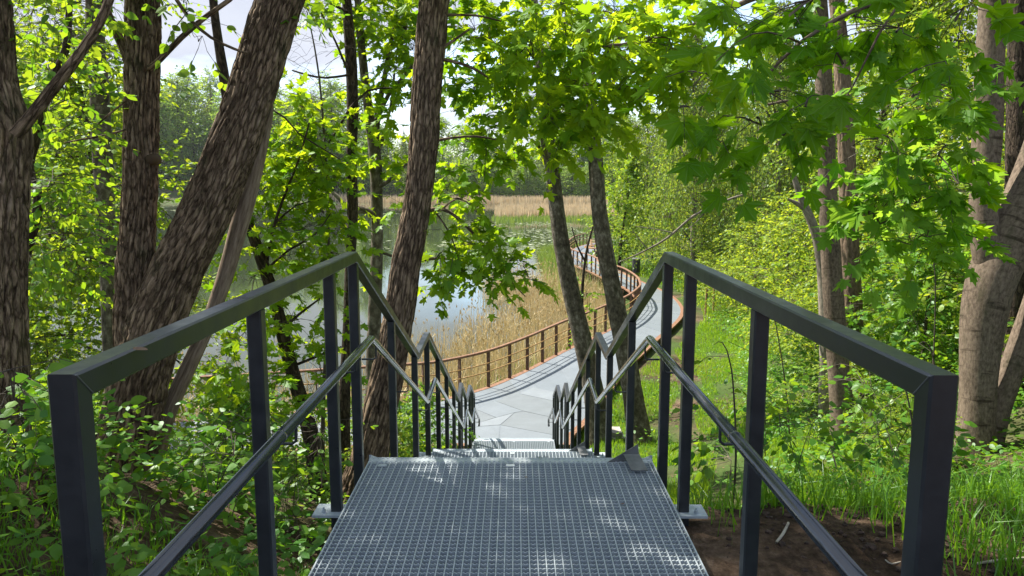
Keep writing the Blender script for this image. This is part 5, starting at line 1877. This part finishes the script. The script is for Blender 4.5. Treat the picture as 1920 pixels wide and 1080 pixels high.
# water lilies
n = 5200
x = RNG.uniform(-26, 9, n)
y = RNG.uniform(46, 128, n)
d = vnoise(x * .16 + 2, y * .10 + 7)
k = (d > .50 - np.clip((x + 6) / 26, -.25, .30)) & (sdist(x, y) < -1.0) & ((x > -8) | (RNG.random(n) < .20))
x, y = x[k], y[k]
x2, y2 = RNG.uniform(-100, -10, 900), RNG.uniform(150, 250, 900)
k2 = vnoise(x2 * .05, y2 * .12) > .55
x, y = np.r_[x, x2[k2]], np.r_[y, y2[k2]]
n = len(x)
a = np.arange(9) * (5.9 / 8) + .2
rad = RNG.uniform(.10, .26, n) * np.where(y > 140, 2.4, 1)
rot = RNG.uniform(0, 6.28, n)
V = np.zeros((n, 10, 3))
V[:, 0] = np.column_stack([x, y, np.full(n, .012)])
V[:, 1:, 0] = x[:, None] + rad[:, None] * np.cos(a[None] + rot[:, None])
V[:, 1:, 1] = y[:, None] + rad[:, None] * np.sin(a[None] + rot[:, None])
V[:, 1:, 2] = .012 + RNG.uniform(0, .02, (n, 9))
g = Geo()
g.add_arrays(V.reshape(-1, 3), (np.arange(n)[:, None] * 10 + np.arange(10)).ravel(), np.full(n, 10))
solo('water_lilies', g, M['lily'], 'floating lily pads spread over the lake beside the boardwalk', 'water lilies', kind='stuff')

# litter, clods, pebbles
ICO = [(0, 0, 1), (.89, 0, .45), (.28, .85, .45), (-.72, .53, .45), (-.72, -.53, .45), (.28, -.85, .45), (.72, .53, -.45), (-.28, .85, -.45), (-.89, 0, -.45), (-.28, -.85, -.45), (.72, -.53, -.45), (0, 0, -1)]
ICF = [(0, 1, 2), (0, 2, 3), (0, 3, 4), (0, 4, 5), (0, 5, 1), (1, 6, 2), (2, 7, 3), (3, 8, 4), (4, 9, 5), (5, 10, 1), (6, 7, 2), (7, 8, 3), (8, 9, 4), (9, 10, 5), (10, 6, 1), (11, 7, 6), (11, 8, 7), (11, 9, 8), (11, 10, 9), (11, 6, 10)]
x, y, z = scatter(5200, -10, 12, 1.2, 16, lambda a, b_: off_walk(a, b_) & (vnoise(a * 1.1, b_ * 1.1 + 9) > .42))
n = len(x)
a = RNG.uniform(0, 6.283, n)
g = Geo()
g.add_arrays(*leaf_arrays(T_DIA, np.column_stack([x, y, z + RNG.uniform(.005, .03, n)]), np.column_stack([np.cos(a), np.sin(a), RNG.uniform(-.3, .3, n)]), np.array([0, 0, 1.0]) + rnd(n, 3, .35), RNG.uniform(.018, .05, n), RNG.random(n) * .8))
solo('leaf_litter', g, M['dry_leaf'], 'dry brown leaves scattered over the bare earth', 'leaf litter', kind='stuff')
g = Geo()
x, y, z = scatter(3200, .95, 3.6, 1.3, 5.0, off_walk)
for i in range(len(x)):
    s = .004 + .022 * RNG.random() ** 4
    V = np.array(ICO) * (s, s * .85, s * .65) * RNG.uniform(.65, 1.2, (12, 1)) + (x[i], y[i], z[i] + s * .15)
    g.add(V, ICF)
m2 = simple('clod', [(.3, (.022, .013, .009)), (.7, (.075, .048, .033))], 30, .95, .3)
solo('earth_clods', g, m2, 'small crumbs of dark earth on the bare patch by the landing', 'earth', kind='stuff')


def pebble(px, py, r, label):
    t = hit(px, py)
    p = at(px, py, t)
    g = Geo()
    V = np.array(ICO) * np.array([1.2, .9, .7]) * RNG.uniform(.8, 1.15, (12, 1)) * r + p + (0, 0, r * .2)
    g.add(V, ICF)
    solo('pebble', g, M['stone'], label, 'stone', smooth=True)


pebble(1404, 980, .035, 'pale stone lying on the earth behind the second right post')
pebble(1664, 966, .022, 'small round pebble on the bare earth left of the corner post')
pebble(1678, 1025, .020, 'flat pebble on the bare earth nearest the corner post')
pebble(1705, 942, .022, 'reddish pebble beside the grass at the corner post')
for pts, lab in [([(1455, 1022, 5), (1468, 1005, 6), (1478, 985, 5)], 'short curled twig on the bare earth between the right posts'), ([(1830, 1062, 5), (1870, 1056, 6), (1935, 1050, 5)], 'pale dry stick lying in the grass at the lower right corner'), ([(1866, 1038, 6), (1890, 1036, 5), (1930, 1042, 4)], 'dry root loop in the grass at the right edge'), ([(1660, 1055, 3), (1672, 1062, 3), (1695, 1056, 2)], 'tiny brown twig by the foot of the corner post')]:
    P, R = [], []
    for x_, y_, w in pts:
        t = hit(x_, y_)
        P.append(at(x_, y_, t) + (0, 0, .012))
        R.append(w * t / (2 * F_PX))
    g = Geo()
    trunk_geo(g, P, R, 7, .05)
    solo('twig', g, M['twig_pale'], lab, 'twig', smooth=True)
P = at(144, 664, 1.62)
g = Geo()
g.add_arrays(*leaf_arrays(T_OVAL, np.array([[-.80, P[1], 6.0885]]), np.array([[.9, -.25, .0]]), np.array([[0, 0, 1.0]]), np.array([.035]), np.array([.2])))
solo('dry_leaf', g, M['dry_leaf'], 'tiny brown leaf scale lying on the left top rail', 'leaf')

for px, py, lab, col_ in [(1164, 945, 'dark crumpled leaf bit caught in the grating near the right edge', .1), (985, 893, 'tiny brown leaf on the grating near the nosing', .3)]:
    r_ = _F + _R * (px - 960) / F_PX + _U * (540 - py) / F_PX
    p = CAM + r_ * ((4.957 - CAM[2]) / r_[2])
    a = RNG.uniform(0, 6.28)
    g = Geo()
    g.add_arrays(*leaf_arrays(T_OVAL, np.array([p]), np.array([[math.cos(a), math.sin(a), .15]]), np.array([[.1, .2, 1.0]]), np.array([.022]), np.array([col_])))
    solo('dry_leaf', g, M['dry_leaf'], lab, 'leaf')

# ================================================================== SMALL THINGS BY THE FAR BOARDWALK
x0, y0 = 7.45, 45.6
o = thing('litter_bin', 'small black litter bin standing at the land side of the boardwalk', 'litter bin', (x0, y0, DZ))
g = Geo()
add_tube(g, [(x0, y0, DZ), (x0, y0, DZ + .75)], .24, 14)
part('body', g, M['black'], o)
g = Geo()
add_tube(g, [(x0, y0, DZ + .82), (x0, y0, DZ + .86), (x0, y0, DZ + .90)], [.27, .27, .18], 14)
for dx in (-.2, .2):
    add_box(g, (x0 + dx, y0, DZ + .78), (.03, .03, .12))
part('lid', g, M['zinc_dark'], o)
x0, y0 = 6.0, 58.5
o = thing('bench', 'curved wooden bench at the far bend of the boardwalk', 'bench', (x0, y0, DZ))
ang = np.linspace(2.2, 4.4, 9)
for i in range(5):
    g = Geo()
    rr2 = 1.5 + i * .11
    add_rings(g, sweep_rings([(x0 + 1.4 + rr2 * math.cos(a_), y0 + rr2 * math.sin(a_), DZ + .45) for a_ in ang], rect_profile(.09, .04, .004), UPZ))
    part('slat', g, M['wood'], o)
for i in range(4):
    g = Geo()
    add_rings(g, sweep_rings([(x0 + 1.4 + 1.48 * math.cos(a_), y0 + 1.48 * math.sin(a_), DZ + .60 + i * .13) for a_ in ang], rect_profile(.03, .09, .004), UPZ))
    part('backrest_slat', g, M['wood'], o)
for a_ in ang[::4]:
    g = Geo()
    add_box(g, (x0 + 1.4 + 1.7 * math.cos(a_), y0 + 1.7 * math.sin(a_), DZ + .22), (.08, .4, .44))
    part('leg', g, M['black'], o)
for i, (px, lab) in enumerate([(1323, 'left one of two raw wooden stakes in the shrubs beyond the right railing'), (1337, 'right one of two raw wooden stakes in the shrubs beyond the right railing')]):
    t = hit(px, 590)
    p = at(px, 590, t)
    g = Geo()
    add_rings(g, sweep_rings([(p[0], p[1], p[2] - .2), (p[0], p[1], p[2] + 1.1), (p[0], p[1], p[2] + 1.18)], rect_profile(.06, .06, .006), (1, 0, 0)))
    solo('stake', g, M['wood'], lab, 'stake', 'wooden stakes')
for (dx, dz, lab) in [(0, 0, 'upper pale concrete slab lying by the foot of the grey trunks'), (.06, -.10, 'lower pale concrete slab lying by the foot of the grey trunks')]:
    g = Geo()
    add_box(g, (2.02 + dx, 15.7 - dx, gz(2.05, 15.7) + .17 + dz), (.62, .42, .09))
    solo('concrete_slab', g, M['concrete'], lab, 'slab')

# ================================================================== the thin summer haze over the lake
m = bpy.data.materials.new('haze')
m.use_nodes = True
m.node_tree.nodes.clear()
ho = m.node_tree.nodes.new('ShaderNodeOutputMaterial')
hv = m.node_tree.nodes.new('ShaderNodeVolumePrincipled')
hv.inputs['Color'].default_value = (.86, .92, 1, 1)
hv.inputs['Density'].default_value = .00009
hv.inputs['Anisotropy'].default_value = .2
m.node_tree.links.new(hv.outputs[0], ho.inputs['Volume'])
g = Geo()
add_box(g, (0, 600, 30), (2000, 2000, 72))
solo('haze', g, m, 'thin pale haze in the air over the lake', 'haze', kind='stuff')
